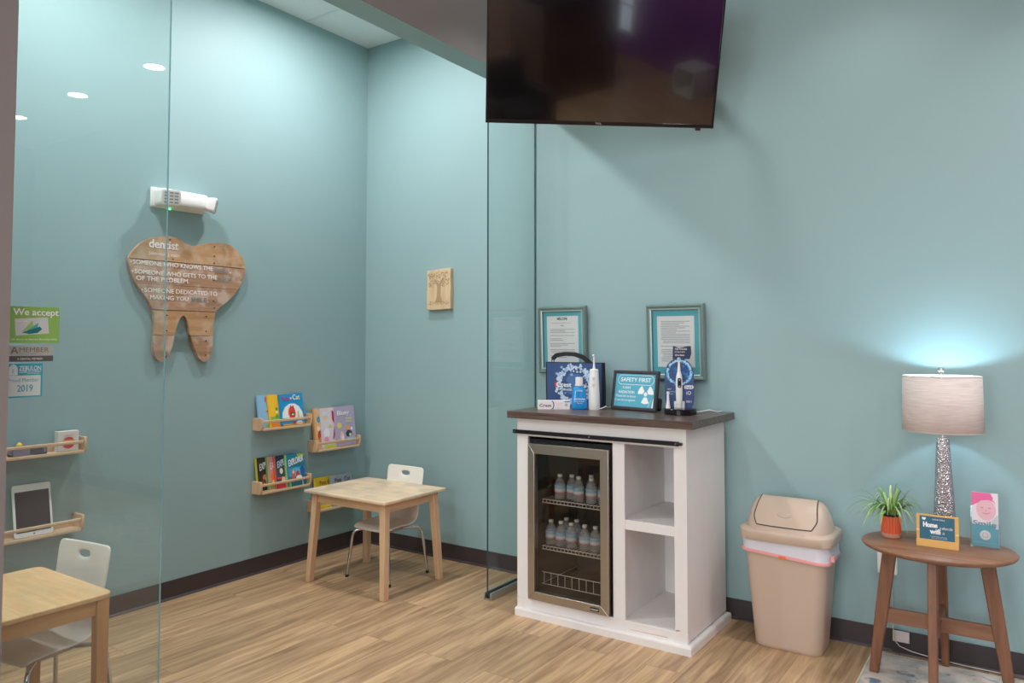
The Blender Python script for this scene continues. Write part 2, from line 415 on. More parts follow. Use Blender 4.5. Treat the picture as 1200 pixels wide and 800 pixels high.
for k in range(5):
    band = clip(clip(out, 1, seams[k]-1.65-.0012, -1), 1, seams[k+1]-1.65+.0012, 1)
    for pc in ([clip(band, 0, -.025, -1), clip(band, 0, -.025, 1)] if k == 4 else [band]):   # the two root tips are separate boards
        m = M(); m.xz(pc, -.030 + (.002 if k % 2 else 0), -.006)
        m.build('board', [PALLET, PALLET2, PALLET2, PALLET, PALLET2][k], t, smooth=30)
m = M()
m.box(-.26, .28, -.006, -.0, .05, .12); m.box(-.14, .10, -.006, -.0, -.07, -.03)
for a in (-.16, .125): m.box(a-.02, a+.02, -.006, -.0, -.28, .26)
m.build('batten', PALLET2, t)
m = M(); Yf = -.0318
def tx(s_, y0, y1, z0, z1, b=.0): m.text(s_, y0+1.4, z0-1.65, y1-y0, z1-z0, Yf, b)
tx('dentist', -1.638, -1.469, 1.912, 1.957, .022)
# serifs on the headline
for a in (-1.624, -1.578, -1.548, -1.487):
    m.rect(a+1.4-.006, a+1.4+.012, 1.912-1.65, 1.9155-1.65, Yf)
tx('[den-tist] | noun', -1.638, -1.461, 1.868, 1.89)
tx('SOMEONE WHO KNOWS THE', -1.725, -1.254, 1.816, 1.839, .016)
tx('SOMEONE WHO GETS TO THE', -1.715, -1.224, 1.766, 1.789, .016)
tx('OF THE PROBLEM.', -1.705, -1.40, 1.732, 1.756, .016)
tx('SOMEONE DEDICATED TO', -1.659, -1.222, 1.671, 1.694, .016)
tx('MAKING YOU', -1.627, -1.403, 1.634, 1.656, .016)
for a, b in ((-1.735, 1.827), (-1.726, 1.777), (-1.672, 1.682)): m.disc(a+1.4, b-1.65, .004, .004, Yf, 8)
for a, b in ((-1.137, 1.812), (-1.282, 1.634)): m.disc(a+1.4, b-1.65, .003, .003, Yf, 8)
m.build('lettering', mat('chalky_white_ink', (246,240,232), .7), t, smooth=0)
m = M(); tx('DRILL', -1.24, -1.145, 1.808, 1.83, .02); tx('ROOT', -1.22, -1.125, 1.757, 1.78, .02); tx('SMILE', -1.387, -1.291, 1.632, 1.655, .02)
m.build('lettering', mat('slate_blue_ink', (112,140,140), .7), t, smooth=0)
NAIL = mat('rusty_nail', (50,36,28), .6)
for a, b in ((-1.52,1.965),(-1.5,1.86),(-1.245,1.955),(-1.245,1.9),(-1.245,1.86),(-1.245,1.76),(-1.245,1.64),(-1.24+.0,1.6),(-1.29,1.55),(-1.53,1.55),(-1.29,1.465),(-1.53,1.465),(-1.29,1.41),(-1.29,1.33),(-1.53,1.325),(-1.525,1.74)):
    m = M(); m.disc(a+1.4, b-1.65, .005, .004, Yf-.0004, 10); m.build('nail_head', NAIL, t, smooth=0)

# ------------------------------------------------------------------ emergency light
t = thing('emergency_light', 'white twin head emergency light above the tooth sign', 'emergency light', (0, -1.46, 2.19), pi/2)
m = M(); m.box(-.165, .165, -.02, 0, -.055, .055); m.build('back_plate', WHITE, t, bevel=.008)
m = M(); m.loft([[Vector((p.x, -.018, p.y)) for p in rrect(.3, .1, .02)], [Vector((p.x, -.07, p.y)) for p in rrect(.29, .092, .02)], [Vector((p.x, -.088, p.y)) for p in rrect(.25, .07, .02)]])
m.build('housing', WHITE, t, smooth=50)
for sx, az, px_ in ((-1, -24, -.112), (1, 52, .160)):
    hd = bpy.data.objects.new('pivot', None)
    m = M(); mx_ = Matrix.Translation((px_, -.118 if sx < 0 else -.085, -.008)) @ Matrix.Rotation(R(az), 4, 'Z') @ Matrix.Rotation(R(12), 4, 'X')
    rings = [[mx_ @ Vector((p.x, d, p.y)) for p in rrect(s_, s_*.86, .015)] for d, s_ in ((.045, .05), (.02, .082), (-.012, .096), (-.02, .096))]
    m.loft(rings); o = m.build('lamp_head', WHITE, t, smooth=45)
    m = M(); m.loft([[mx_ @ Vector((p.x, d, p.y)) for p in rrect(.086, .074, .012)] for d in (-.0205, -.0235)])
    l_ = m.build('lens', mat('lens_white', (222,224,222), .3), o, smooth=45)
    m = M()
    for k in (-1.5, -.5, .5, 1.5):
        for q in (-1, 0, 1):
            m.loft([[mx_ @ Vector((q*.025+p.x, d, k*.017+p.y)) for p in rrect(.019, .006, .002)] for d in (-.0235, -.0255)])
    m.build('reflector_cell', mat('reflector_cell', (140,142,140), .3), o, smooth=45)
    bpy.data.objects.remove(hd)
m = M(); m.lathe([(.005,0),(.005,.006),(.002,.008)], (-.07, -.04, -.062), 12); m.build('indicator_lamp', emit('green_led', (60,230,120), 6), t)

# ------------------------------------------------------------------ carved plaque on the back wall
t = thing('wood_plaque', 'small pale wood slab with an engraved tree on the back wall', 'wall plaque', (.70, 0, 1.75))
m = M(); m.xz([(-.104,-.128),(-.06,-.134),(.0,-.133),(.1,-.128),(.098,-.06),(.102,.02),(.096,.09),(.1,.138),(.03,.136),(-.04,.13),(-.104,.128),(-.1,.05),(-.104,-.04)], -.030, .001)
m.build('slab', [SLAB], t, bevel=.003)
m = M(); rnd = random.Random(3); yy = -.0308
m.flat([(-.03,-.085),(.035,-.085),(.018,-.04),(.02,.03),(.05,.07),(.04,.075),(.0,.04),(-.03,.07),(-.04,.062),(-.012,.025),(-.014,-.04)], yy)
for k in range(150):
    a, b = rnd.uniform(-.088, .088), rnd.uniform(.02, .118)
    if abs(a) < .03 and b < .05: continue
    m.disc(a, b, rnd.uniform(.003, .007), rnd.uniform(.003, .006), yy-.0002*rnd.random(), 6)
for k in range(50): m.disc(rnd.uniform(-.085, .085), rnd.uniform(-.1, -.075), .005, .002, yy-.0002, 6)
m.build('engraved_tree', mat('scorched_line', (176,148,112), .7), t, smooth=0)

# ------------------------------------------------------------------ wall racks and books
def rack(y0, zb, label, ends=(1, 1)):
    t = thing('wall_rack', label, 'shelf', (0, y0+.195, zb), pi/2, group='birch wall racks')
    w = .195
    M().box(-w+.013, w-.013, -.088, -.001, 0, .013).build('shelf_board', BIRCHX, t, bevel=.0015)
    M().box(-w+.013, w-.013, -.014, -.001, .013, .035).build('back_strip', BIRCHX, t, bevel=.0015)
    for s_ in (-1, 1):
        prof = [(-.001,0),(-.07,0),(-.083,.006),(-.09,.02),(-.09,.066),(-.086,.076),(-.001,.076)]
        m = M(); m.prism(prof, lambda a, b: Vector((s_*w, a, b)), lambda a, b: Vector((s_*(w-.013), a, b)))
        m.build('end_panel', BIRCH, t, bevel=.0012)
    M().box(-w+.013, w-.013, -.087, -.078, .045, .061).build('front_rail', BIRCHX, t, bevel=.004, seg=3)
    return t
RACKS = [(-.945, .868, 'birch wall rack holding three square picture books, upper left of the book racks'),
         (-.515, .690, 'birch wall rack nearest the corner holding a lilac book'),
         (-.945, .487, 'birch wall rack holding four science comics, below the square picture books'),
         (-.515, .300, 'birch wall rack behind the square play table, lowest by the corner'),
         (-2.357, .864, 'birch wall rack seen through glass with a white card box'),
         (-2.362, .488, 'birch wall rack seen through glass holding a white tablet')]
for r_ in RACKS: rack(*r_)

def book(y0, w, h, th, x0, zb, lean, cover, spine, label, title, art, group):
    """book leaning back on a rack of the left wall; x0 = bottom of the front cover from the wall"""
    t = thing('picture_book', label, 'book', (x0, y0+w/2, zb), pi/2, -lean, group)
    M().box(-w/2+.001, w/2-.002, .0012, th-.0012, .002, h-.002).build('pages', PAPER, t, smooth=0)
    m = M(); m.box(-w/2, w/2, 0, .0012, 0, h); m.box(-w/2, w/2, th-.0012, th, 0, h)
    m.mi = 1; m.box(-w/2-.001, -w/2+.002, 0, th, 0, h)
    if spine: m.box(-w/2, -w/2+.008, -.0005, 0, 0, h)
    m.build('cover', [C_('cover', cover, .3), C_('spine', spine or cover, .3)], t, smooth=0)
    if art:
        m = M(); mats = []
        for i, (rgb, sh) in enumerate(art):
            m.mi = i; mats.append(C_('cover_ink', rgb, .35)); y = -.0007-.00025*i
            if sh[0] == 'd': m.disc(sh[1]*w, sh[2]*h, sh[3]*w, sh[4]*h, y)
            elif sh[0] == 'r': m.rect(sh[1]*w, sh[2]*w, sh[3]*h, sh[4]*h, y)
            else: m.flat([(a*w, b*h) for a, b in sh[1]], y)
        m.build('cover_art', mats, t, smooth=0)
    if title:
        m = M(); mats = []
        for i, (s_, rgb, a, b, cw, ch, sk) in enumerate(title):
            m.mi = i; mats.append(C_('title_ink', rgb, .5)); n0 = len(m.bm.verts)
            m.text(s_, a*w, b*h, cw*w, ch*h, -.0035, .02)
            m.bm.verts.ensure_lookup_table()
            for v in m.bm.verts[n0:]: v.co.z += sk*(v.co.x-a*w)
        m.build('lettering', mats, t, smooth=0)
    return t
G1 = 'square picture books on the upper rack'
zb = .882
book(-.928, .19, .2, .008, .049, zb, R(11), (142,190,222), None, 'light blue square picture book, leftmost on the upper book rack', [('Pete', (196,90,140), -.2, .78, .4, .14, 0)],
     [((206,60,70), ('p', [(-.22,.5),(-.02,.54),(.06,.44),(-.02,.44),(-.02,.2),(-.1,.2),(-.1,.44)])), ((48,60,100), ('d', .02,.25,.1,.14)), ((120,190,70), ('d', -.05,.06,.18,.06))], G1)
book(-.858, .185, .2, .008, .060, zb, R(11), (248,196,44), None, 'yellow square picture book, middle one on the upper book rack', [('Pete', (226,80,50), -.1, .8, .5, .14, 0)],
     [((146,190,70), ('r', -.45,.45,.0,.32)), ((240,140,50), ('r', -.45,.45,.0,.12)), ((100,160,70), ('d', -.18,.55,.05,.05)), ((240,240,230), ('d', -.18,.45,.05,.04)), ((100,160,70), ('d', -.18,.33,.06,.05)), ((96,130,160), ('r', 0,.3,.36,.62)), ((60,70,90), ('d', .12,.5,.09,.1)), ((230,200,90), ('d', .12,.2,.1,.1))], G1)
book(-.782, .185, .2, .010, .073, zb, R(11), (30,150,206), None, 'bright blue square picture book with a red bird, rightmost on the upper book rack', [('Pete', (190,70,130), -.38, .79, .3, .13, .0), ('Cat', (250,240,200), .06, .8, .3, .16, .0), ('the', (250,250,250), -.06, .82, .08, .07, 0)],
     [((236,240,242), ('p', [(-.45,.16),(-.42,.4),(-.3,.58),(-.1,.68),(.12,.68),(.3,.58),(.42,.4),(.45,.16)])), ((110,190,222), ('r', -.46,.46,.14,.24)), ((244,150,60), ('d', -.03,.4,.16,.2)), ((214,64,60), ('p', [(-.12,.26),(-.15,.42),(-.06,.64),(.0,.58),(.05,.64),(.1,.5),(.13,.36),(.08,.24)])), ((60,60,90), ('d', -.02,.36,.09,.05)), ((246,220,140), ('d', -.0,.34,.05,.03)), ((220,190,90), ('r', .2,.26,.2,.42)), ((40,90,160), ('r', -.46,-.3,.2,.24)), ((246,190,60), ('r', -.45,.45,0,.06)), ((236,236,240), ('d', .25,.07,.14,.06)), ((200,70,80), ('d', .02,.08,.06,.05))], G1)
G2 = 'picture books on the rack nearest the corner'
zb = .704
book(-.492, .18, .265, .014, .050, zb, R(7), (232,188,140), (226,160,90), 'thick peach book with red figures, leftmost on the corner rack', None,
     [((70,160,176), ('d', -.26,.72,.09,.08)), ((206,50,50), ('d', -.2,.32,.14,.16)), ((240,150,60), ('d', -.2,.2,.1,.1)), ((246,230,200), ('d', -.3,.5,.08,.06))], G2)
book(-.440, .16, .262, .006, .0585, zb, R(7), (226,216,224), None, 'pale pink book with a crimson feather figure, middle of the corner rack', [('the', (250,250,250), -.36, .86, .2, .05, 0), ('Fairy', (250,250,250), -.38, .79, .34, .07, 0)],
     [((240,210,170), ('d', -.28,.74,.14,.04)), ((200,40,60), ('p', [(.12,.94),(.22,.9),(.28,.72),(.22,.6),(.12,.7)])), ((186,50,90), ('p', [(.22,.55),(.1,.22),(.16,.2),(.24,.36),(.3,.2),(.34,.2),(.28,.55)])), ((240,240,246), ('d', -.22,.36,.16,.14)), ((236,160,190), ('d', -.24,.22,.12,.07)), ((200,220,120), ('d', -.02,.55,.1,.04)), ((190,214,60), ('r', -.4,.3,0,.07))], G2)
book(-.325, .175, .268, .012, .073, zb, R(7), (182,172,198), None, 'lilac children\'s book with white rounded title lettering', [('Bluey', (250,250,252), -.4, .74, .6, .15, .02), ('little', (238,234,180), .0, .66, .34, .06, 0), ('stories', (238,234,180), .0, .59, .34, .06, 0)],
     [((238,214,120), ('d', -.32,.52,.12,.08)), ((250,250,250), ('d', .3,.42,.06,.04)), ((200,200,240), ('d', .28,.75,.03,.03)), ((240,170,90), ('d', .1,.44,.1,.07)), ((240,200,190), ('d', -.22,.24,.1,.14)), ((250,244,230), ('d', -.18,.2,.05,.08)), ((60,66,96), ('d', .14,.3,.16,.09)), ((240,220,150), ('d', .2,.27,.06,.04)), ((150,200,236), ('r', .04,.34,.14,.22)), ((226,190,200), ('r', -.45,.2,.02,.05))], G2)
G3 = 'science comics on the lower left rack'
zb = .501
EX = 'EXPLORER'
book(-.930, .15, .2, .009, .042, zb, R(8.5), (54,40,38), (196,184,50), 'dark brown comic with yellow spine, leftmost on the lower book rack', [('EXPLORER', (226,228,230), -.34, .6, .78, .2, .28)],
     [((196,120,80), ('d', -.1,.38,.12,.1)), ((226,200,170), ('d', -.02,.3,.06,.14)), ((120,60,50), ('d', -.16,.26,.1,.08)), ((230,190,120), ('d', -.16,.16,.05,.06))], G3)
book(-.862, .15, .2, .008, .0525, zb, R(8.5), (206,150,142), (96,166,72), 'pink comic with green spine, second on the lower book rack', [('EXPLORER', (236,232,232), -.34, .6, .78, .2, .28)],
     [((236,120,60), ('d', -.18,.38,.14,.14)), ((120,160,80), ('r', -.4,.4,.02,.22)), ((244,206,80), ('d', -.2,.2,.08,.08))], G3)
book(-.812, .15, .2, .009, .064, zb, R(8.5), (58,78,100), (222,96,74), 'navy comic with red spine and a moon, third on the lower book rack', [('EXPLORER', (190,210,230), -.36, .62, .78, .2, .28)],
     [((40,54,74), ('r', -.42,.48,.78,1)), ((240,226,180), ('d', -.18,.52,.08,.09)), ((200,210,220), ('d', .12,.5,.12,.03)), ((222,70,80), ('r', -.4,.4,.28,.34)), ((244,200,180), ('d', -.1,.22,.1,.12)), ((240,170,80), ('d', .22,.22,.08,.08)), ((206,50,70), ('r', -.4,.45,0,.14))], G3)
book(-.738, .15, .2, .011, .0775, zb, R(8.5), (30,128,150), (150,200,120), 'teal comic with green corner, rightmost on the lower book rack', [('EXPLORER', (236,240,244), -.36, .62, .78, .2, .22), ('OCEAN', (120,170,60), .08, .86, .36, .07, .2)],
     [((170,196,60), ('p', [(.1,.98),(.48,.98),(.48,.9),(.2,.84)])), ((60,160,206), ('r', -.4,.48,.3,.58)), ((90,190,220), ('d', .02,.42,.22,.14)), ((226,90,60), ('r', -.22,-.06,.2,.5)), ((244,200,180), ('d', -.14,.44,.06,.06)), ((206,70,70), ('d', .08,.34,.1,.12)), ((244,244,244), ('d', .14,.24,.16,.08)), ((40,96,170), ('d', .34,.44,.12,.16)), ((180,210,80), ('r', -.4,-.3,0,.14)), ((200,220,230), ('r', .28,.34,0,.16))], G3)
G4 = 'picture books behind the play table'
zb = .314
book(-.475, .19, .2, .008, .052, zb, R(10), (222,190,30), (232,214,60), 'mustard yellow picture book standing behind the play table', [('Pete the', (150,90,40), -.28, .76, .55, .13, 0)], [((236,220,60), ('r', -.4,.4,.03,.14))], G4)
book(-.352, .19, .2, .009, .068, zb, R(10), (160,172,184), None, 'grey blue picture book standing behind the play table', [('Pete', (80,60,90), -.3, .76, .3, .13, 0), ('Cat', (60,70,90), .14, .76, .28, .14, 0)], [((236,238,240), ('r', -.1,.4,.03,.13))], G4)

# near racks seen through the glass
t = thing('card_box', 'small white box with a red disc on the wall rack', 'box', (.05, -2.045, .8775), pi/2)
m = M(); m.box(-.048, .048, -.018, .02, 0, .096); m.build('carton', C_('ivory_card', (228,220,214), .5), t, bevel=.0015)
m = M(); m.disc(0, .04, .028, .028, -.0188); m.mi = 1; m.rect(-.028, .028, .043, .053, -.0192)
m.build('disc_mark', [C_('red_disc', (206,60,50)), C_('gold_band', (236,190,110))], t, smooth=0)
m = M(); m.text('MEMORY', -.024, .072, .048, .006, -.0188); m.text('MATCH', -.022, .062, .044, .005, -.0188); m.build('lettering', C_('red_ink', (190,120,110)), t, smooth=0)
t = thing('pencil_box', 'low purple grey box of odds and ends on the wall rack beside the white box', 'box', (.045, -2.215, .8775), pi/2)
m = M(); m.box(-.075, .075, -.02, .025, 0, .006); m.box(-.075, .075, -.02, -.017, 0, .034); m.box(-.075, .075, .022, .025, 0, .034); m.box(-.075, -.072, -.02, .025, 0, .034); m.box(.072, .075, -.02, .025, 0, .034)
m.build('tray', C_('mauve_card', (140,138,160), .5), t, smooth=0)
m = M(); m.rect(-.0, .06, .008, .03, -.0205); m.build('label_panel', C_('ink_panel', (90,88,100)), t, smooth=0)
for a, b, c_, r_, lb, nm in ((-.03, .06, (46,46,50), .004, 'black marker pen lying across the purple grey box', 'marker_pen'), (-.08, -.02, (40,60,70), .004, 'dark teal marker pen lying across the purple grey box end', 'marker_pen')):
    o = thing(nm, lb, 'pen', (.045, -2.215, .9165), pi/2)
    M().tube([(a, -.01, 0), (b-.02, .004, .0)], r_, 10).build('barrel', C_('pen_body', c_), o)
    M().tube([(b-.02, .004, 0), (b, .0085, 0)], r_*1.12, 10, [r_*1.12, r_*.9]).build('cap', C_('pen_cap', (210,214,214)), o)
o = thing('toy_block', 'small yellow and orange toy on the purple grey box', 'toy', (.047, -2.253, .9255), pi/2)
m = M(); m.lathe([(.001,-.013),(.009,-.01),(.013,0),(.010,.008),(.004,.013),(.001,.0135)], (0,0,0), 16); m.build('body', C_('toy_yellow', (236,200,60)), o)
m = M(); m.lathe([(.001,0),(.005,.002),(.005,.008),(.001,.010)], (.014,0,-.006), 10); m.build('knob', C_('toy_orange', (226,130,70)), o)
t = thing('tablet', 'white tablet with dark screen leaning on the lower rack behind glass', 'tablet', (.068, -2.187, .502), pi/2, R(-11))
m = M(); m.xz(rr2(.168, .24, .012, 0, .12), 0, .0075); m.build('case', WHITE, t, bevel=.0015)
m = M(); m.box(-.074, .074, -.0006, .0005, .022, .208); m.build('screen', mat('tablet_screen', (44,34,48), .25), t, smooth=0)
m = M(); m.disc(0, .011, .005, .005, -.0004); m.build('home_button', INK, t, smooth=0)

# ------------------------------------------------------------------ play tables
def play_table(name, label, loc, rz, w, d, h, top, legm, aprm, splay, rad, ins=.055):
    t = thing(name, label, 'table', loc, rz)
    m = M(); m.xy(rr2(w, d, rad, 0, 0, 6), h-.018, h); m.build('tabletop', top, t, bevel=.004)
    iw, idp = w/2-ins, d/2-ins
    for sy in (-1, 1):
        M().box(-iw, iw, sy*idp-.009, sy*idp+.009, h-.073, h-.018).build('apron', aprm[0], t, bevel=.0015)
    for sx in (-1, 1):
        M().box(sx*iw-.009, sx*iw+.009, -idp, idp, h-.073, h-.018).build('apron', aprm[1], t, bevel=.0015)
    for sx in (-1, 1):
        for sy in (-1, 1):
            m = M(); m.bar((sx*(iw+splay), sy*(idp+splay), 0), (sx*iw, sy*idp, h-.018), .036, .036, .042, .042)
            m.build('leg', legm, t, bevel=.003)
    return t
BIRCHY = wood('birch_apron_side', (206,168,130), (226,192,156), 'y', 1., .5)
PINEY = wood('amber_pine_side', (196,142,90), (218,168,116), 'y', 1., .45)
play_table('play_table', 'square worn birch play table in the corner with splayed legs', (.683, -.585, 0), 0, .655, .52, .535, BIRCHTOP, BIRCH, (BIRCHX, BIRCHY), .028, .006)
play_table('play_table', 'amber pine play table with rounded corners behind the glass at the left edge', (.985, -2.755, 0), 0, .545, .62, .532, PINETOP, PINEZ, (PINE, PINEY), 0, .035, .031)

# ------------------------------------------------------------------ children's chairs
def kids_chair(label, loc, rz):
    t = thing('kids_chair', label, 'chair', loc, rz, group='white childrens chairs')
    # centre-line of the shell in (y, z): faces -Y
    prof = [(-.150,.290,.26),(-.138,.305,.295),(-.08,.313,.305),(.01,.308,.305),(.07,.310,.30),(.107,.332,.295),(.124,.37,.288),(.136,.43,.288),(.147,.50,.296),(.157,.578,.30),(.1605,.604,.30),(.1645,.624,.296),(.165,.633,.26)]
    us = [-1, -.82, -.42, -.235, .235, .42, .82, 1]
    m = M(); rows = []
    for k, (yy, zz, wd) in enumerate(prof):
        row = []
        for u in us:
            dish = .012*(u*u) if 1 < k < 8 else .006*u*u
            ny = -dish if k > 5 else 0; nz = dish*.6 if k <= 5 else 0
            row.append(m.v(u*wd/2, yy+ny, zz+nz))
        rows.append(row)
    for k in range(len(rows)-1):
        for i in range(len(us)-1):
            if k == 9 and i in (3,): continue            # hand hole
            m.face([rows[k][i], rows[k][i+1], rows[k+1][i+1], rows[k+1][i]])
    sh = m.build('seat_shell', CREAM, t, smooth=180, solid=.011, subsurf=2)
    M().box(-.07, .07, -.075, .075, .268, .292).build('seat_bracket', mat('grey_bracket', (178,172,166), .4, .3), t, bevel=.005)
    for sx in (-1, 1):
        for sy in (-1, 1):
            a, b = Vector((sx*.05, sy*.05, .280)), Vector((sx*.115, sy*.115, .280))
            pts = [a, b, Vector((sx*.133, sy*.133, .276)), Vector((sx*.143, sy*.143, .262)), Vector((sx*.148, sy*.148, .24)), Vector((sx*.172, sy*.166, .01))]
            m = M(); m.tube(pts, .0085, 12); lg = m.build('leg', CHROME, t, smooth=60)
            m = M(); m.tube([(sx*.1715, sy*.1655, .016), (sx*.173, sy*.167, 0)], .0105, 12); m.build('foot_cap', BLACK, lg)
    return t
ch = kids_chair('white childrens chair tucked under the corner play table', (.674, -.468, 0), 0)
copy_tree(ch, (.915, -2.522, 0), R(8.5), 'white childrens chair tucked under the pine table behind the glass')

# ------------------------------------------------------------------ white cabinet
CX, CY = 2.152, -.31
t = thing('storage_cabinet', 'white painted wood cabinet with dark plank top and open shelves', 'cabinet', (CX, CY, 0))
bx = lambda x0, x1, y0, y1, z0, z1: M().box(x0-CX, x1-CX, y0-CY, y1-CY, z0, z1)
x0, x1, yf, yb = 1.690, 2.616, -.57, -.055
DK = .018
bx(1.652, 2.662, -.61, -.030, 1.010, 1.046).build('countertop', DARKTOP, t, bevel=.002)
bx(x0, x0+DK, yf+.02, yb, .05, 1.01).build('side_panel', CABW, t, bevel=.001)
bx(x1-DK, x1, yf+.02, yb, .05, 1.01).build('side_panel', CABW, t, bevel=.001)
bx(x0+DK, x1-DK, yb-.012, yb, .05, 1.01).build('back_panel', CABW, t)
bx(x0+DK, x1-DK, yf+.02, yb-.012, .075, .09).build('bottom_panel', CABW, t)
bx(2.276, 2.294, yf+.02, yb-.012, .09, 1.01).build('divider', CABW, t)
bx(2.294, x1-DK, yf+.004, yb-.012, .514, .560).build('shelf', CABW, t, bevel=.0015)
bx(x0, x1, yf, yf+.02, .918, 1.01).build('top_rail', CABW, t, bevel=.0015)
bx(x0, x1, yf, yf+.02, .04, .09).build('bottom_rail', CABW, t, bevel=.0015)
bx(x0, 1.756, yf, yf+.02, .09, .918).build('stile', CABW, t, bevel=.0015)
bx(2.243, 2.306, yf, yf+.02, .09, .918).build('stile', CABW, t, bevel=.0015)
bx(2.555, x1, yf, yf+.02, .09, .918).build('stile', CABW, t, bevel=.0015)
m = M(); m.loft([rrect(w, d, .002, z, (1.687+2.638)/2-CX, (-.59-.04)/2-CY, 1) for w, d, z in ((.951, .55, 0), (.951, .55, .032), (.945, .544, .040))])
m.build('plinth', CABW, t, smooth=20)
m = M(); m.box(1.676-CX, 2.588-CX, yf-.022-CY, yf-.014-CY, .930, .950)
o = m.build('door_track', BLKMET, t, bevel=.001)
for a in (1.690, 2.13, 2.575):
    M().tube([(a-CX, yf-.027-CY, .940), (a-CX, yf-CY, .940)], .0045, 8).build('bolt', CHROME, o)
M().tube([(2.575-CX, yf-.018-CY, .940), (2.604-CX, yf-.018-CY, .940)], .007, 8).build('end_stop', BLKMET, o)
m = M(); m.flat([(2.557-CX, .092), (2.577-CX, .096), (2.582-CX, .101), (2.56-CX, .1)], yf-.0006-CY); m.flat([(2.33-CX,.052),(2.52-CX,.054),(2.52-CX,.0565),(2.33-CX,.0535)], yf-.0006-CY)
m.build('paint_chip', C_('bare_wood', (196,150,110), .7), t, smooth=0)

# ------------------------------------------------------------------ beverage fridge
t = thing('beverage_fridge', 'steel framed glass door drinks fridge built into the white cabinet', 'fridge', (2.0, -.33, .09))
FX, FY, FZ = 2.0, -.33, .09
fb = lambda m, x0, x1, y0, y1, z0, z1: m.box(x0-FX, x1-FX, y0-FY, y1-FY, z0-FZ, z1-FZ)
INT = mat('fridge_liner', (58,54,52), .5)
m = M()
fb(m, 1.764, 1.795, -.555, -.10, .0905, .905); fb(m, 2.205, 2.236, -.555, -.10, .0905, .905)
fb(m, 1.795, 2.205, -.555, -.10, .0905, .13); fb(m, 1.795, 2.205, -.555, -.10, .845, .905); fb(m, 1.795, 2.205, -.13, -.10, .13, .845)
m.build('case', BLACK, t, bevel=.002)
m = M()
fb(m, 1.795, 1.799, -.55, -.13, .13, .845); fb(m, 2.201, 2.205, -.55, -.13, .13, .845); fb(m, 1.799, 2.201, -.134, -.13, .13, .845); fb(m, 1.799, 2.201, -.55, -.13, .13, .134); fb(m, 1.799, 2.201, -.55, -.13, .841, .845)
m.build('liner', INT, t)
# door frame, mitred
def door_frame(ox0, ox1, oz0, oz1, ix0, ix1, iz0, iz1, y0, y1):
    O = [(ox0,oz0),(ox1,oz0),(ox1,oz1),(ox0,oz1)]; I = [(ix0,iz0),(ix1,iz0),(ix1,iz1),(ix0,iz1)]
    for k in range(4):
        j = (k+1) % 4
        m = M(); m.prism([O[k], O[j], I[j], I[k]], lambda a, b: Vector((a-FX, y0-FY, b-FZ)), lambda a, b: Vector((a-FX, y1-FY, b-FZ)))
        yield m
dr = None
for k, m in enumerate(door_frame(1.770, 2.231, .097, .884, 1.809, 2.186, .139, .834, -.592, -.558)):
    m.build('door_rail' if k % 2 == 0 else 'door_stile', [STEEL], t, bevel=.002)
m = M(); fb(m, 1.809, 2.186, -.580, -.574, .139, .834); m.build('door_glass', FGLASS, t, smooth=0)
m = M(); fb(m, 2.130, 2.178, -.5935, -.592, .108, .126); bd = m.build('badge', C_('badge_dark', (40,38,38), .3), t)
m = M(); m.text('newair', 2.133-FX, .112-FZ, .042, .010, -.5938-FY, .02); m.build('lettering', C_('badge_silver', (210,210,205), .3), bd, smooth=0)
def wire_shelf(z, name):
    m = M()
    for yy in (-.505, -.32, -.15): m.tube([(1.803-FX, yy-FY, z-FZ), (2.197-FX, yy-FY, z-FZ)], .0028, 6)
    m.tube([(1.803-FX, -.508-FY, z-.016-FZ), (2.197-FX, -.508-FY, z-.016-FZ)], .0028, 6)
    for k in range(19):
        a = 1.81+k*.0212; m.tube([(a-FX, -.508-FY, z-.014-FZ), (a-FX, -.508-FY, z+.001-FZ), (a-FX, -.15-FY, z+.001-FZ)], .0018, 5)
    m.build(name, SILVERWIRE, t)
wire_shelf(.590, 'wire_shelf'); wire_shelf(.352, 'wire_shelf')
m = M()
for z in (.218, .158): m.tube([(1.803-FX, -.505-FY, z-FZ), (2.197-FX, -.505-FY, z-FZ)], .0022, 6)
for k in range(10): a = 1.815+k*.041; m.tube([(a-FX, -.505-FY, .158-FZ), (a-FX, -.505-FY, .218-FZ)], .0018, 6)
m.tube([(1.803-FX, -.505-FY, .158-FZ), (1.803-FX, -.15-FY, .158-FZ)], .0022, 6)
m.tube([(2.197-FX, -.505-FY, .158-FZ), (2.197-FX, -.15-FY, .158-FZ)], .0022, 6)
m.build('wire_rack', SILVERWIRE, t)
# bottles
LABM = mat('bottle_label', (206,222,230), .5)
def bottle(label, loc, group):
    t = thing('water_bottle', label, 'bottle', loc, 0, 0, group)
    m = M(); m.lathe([(.018,0),(.026,.002),(.0285,.008),(.027,.016),(.0285,.024),(.027,.032),(.0285,.04),(.0285,.072),(.0265,.082),(.020,.096),(.012,.106),(.0105,.110),(.0105,.116)], seg=20)
    m.build('body', PETP, t, smooth=60)
    m = M(); m.lathe([(.0126,.1135),(.0128,.125),(.012,.1265)], seg=16); m.build('cap', C_('white_cap', (226,230,230), .4), t)
    m = M(); m.lathe([(.0291,.04),(.0291,.055)], seg=20, cap=False); m.mi = 1; m.lathe([(.0291,.055),(.0291,.073)], seg=20, cap=False); m.mi = 2; m.lathe([(.0294,.036),(.0294,.042)], seg=20, cap=False)
    m.build('label_wrap', [LABM, C_('label_blue', (150,190,212), .5), C_('label_rose', (206,150,164), .5)], t)
    return t
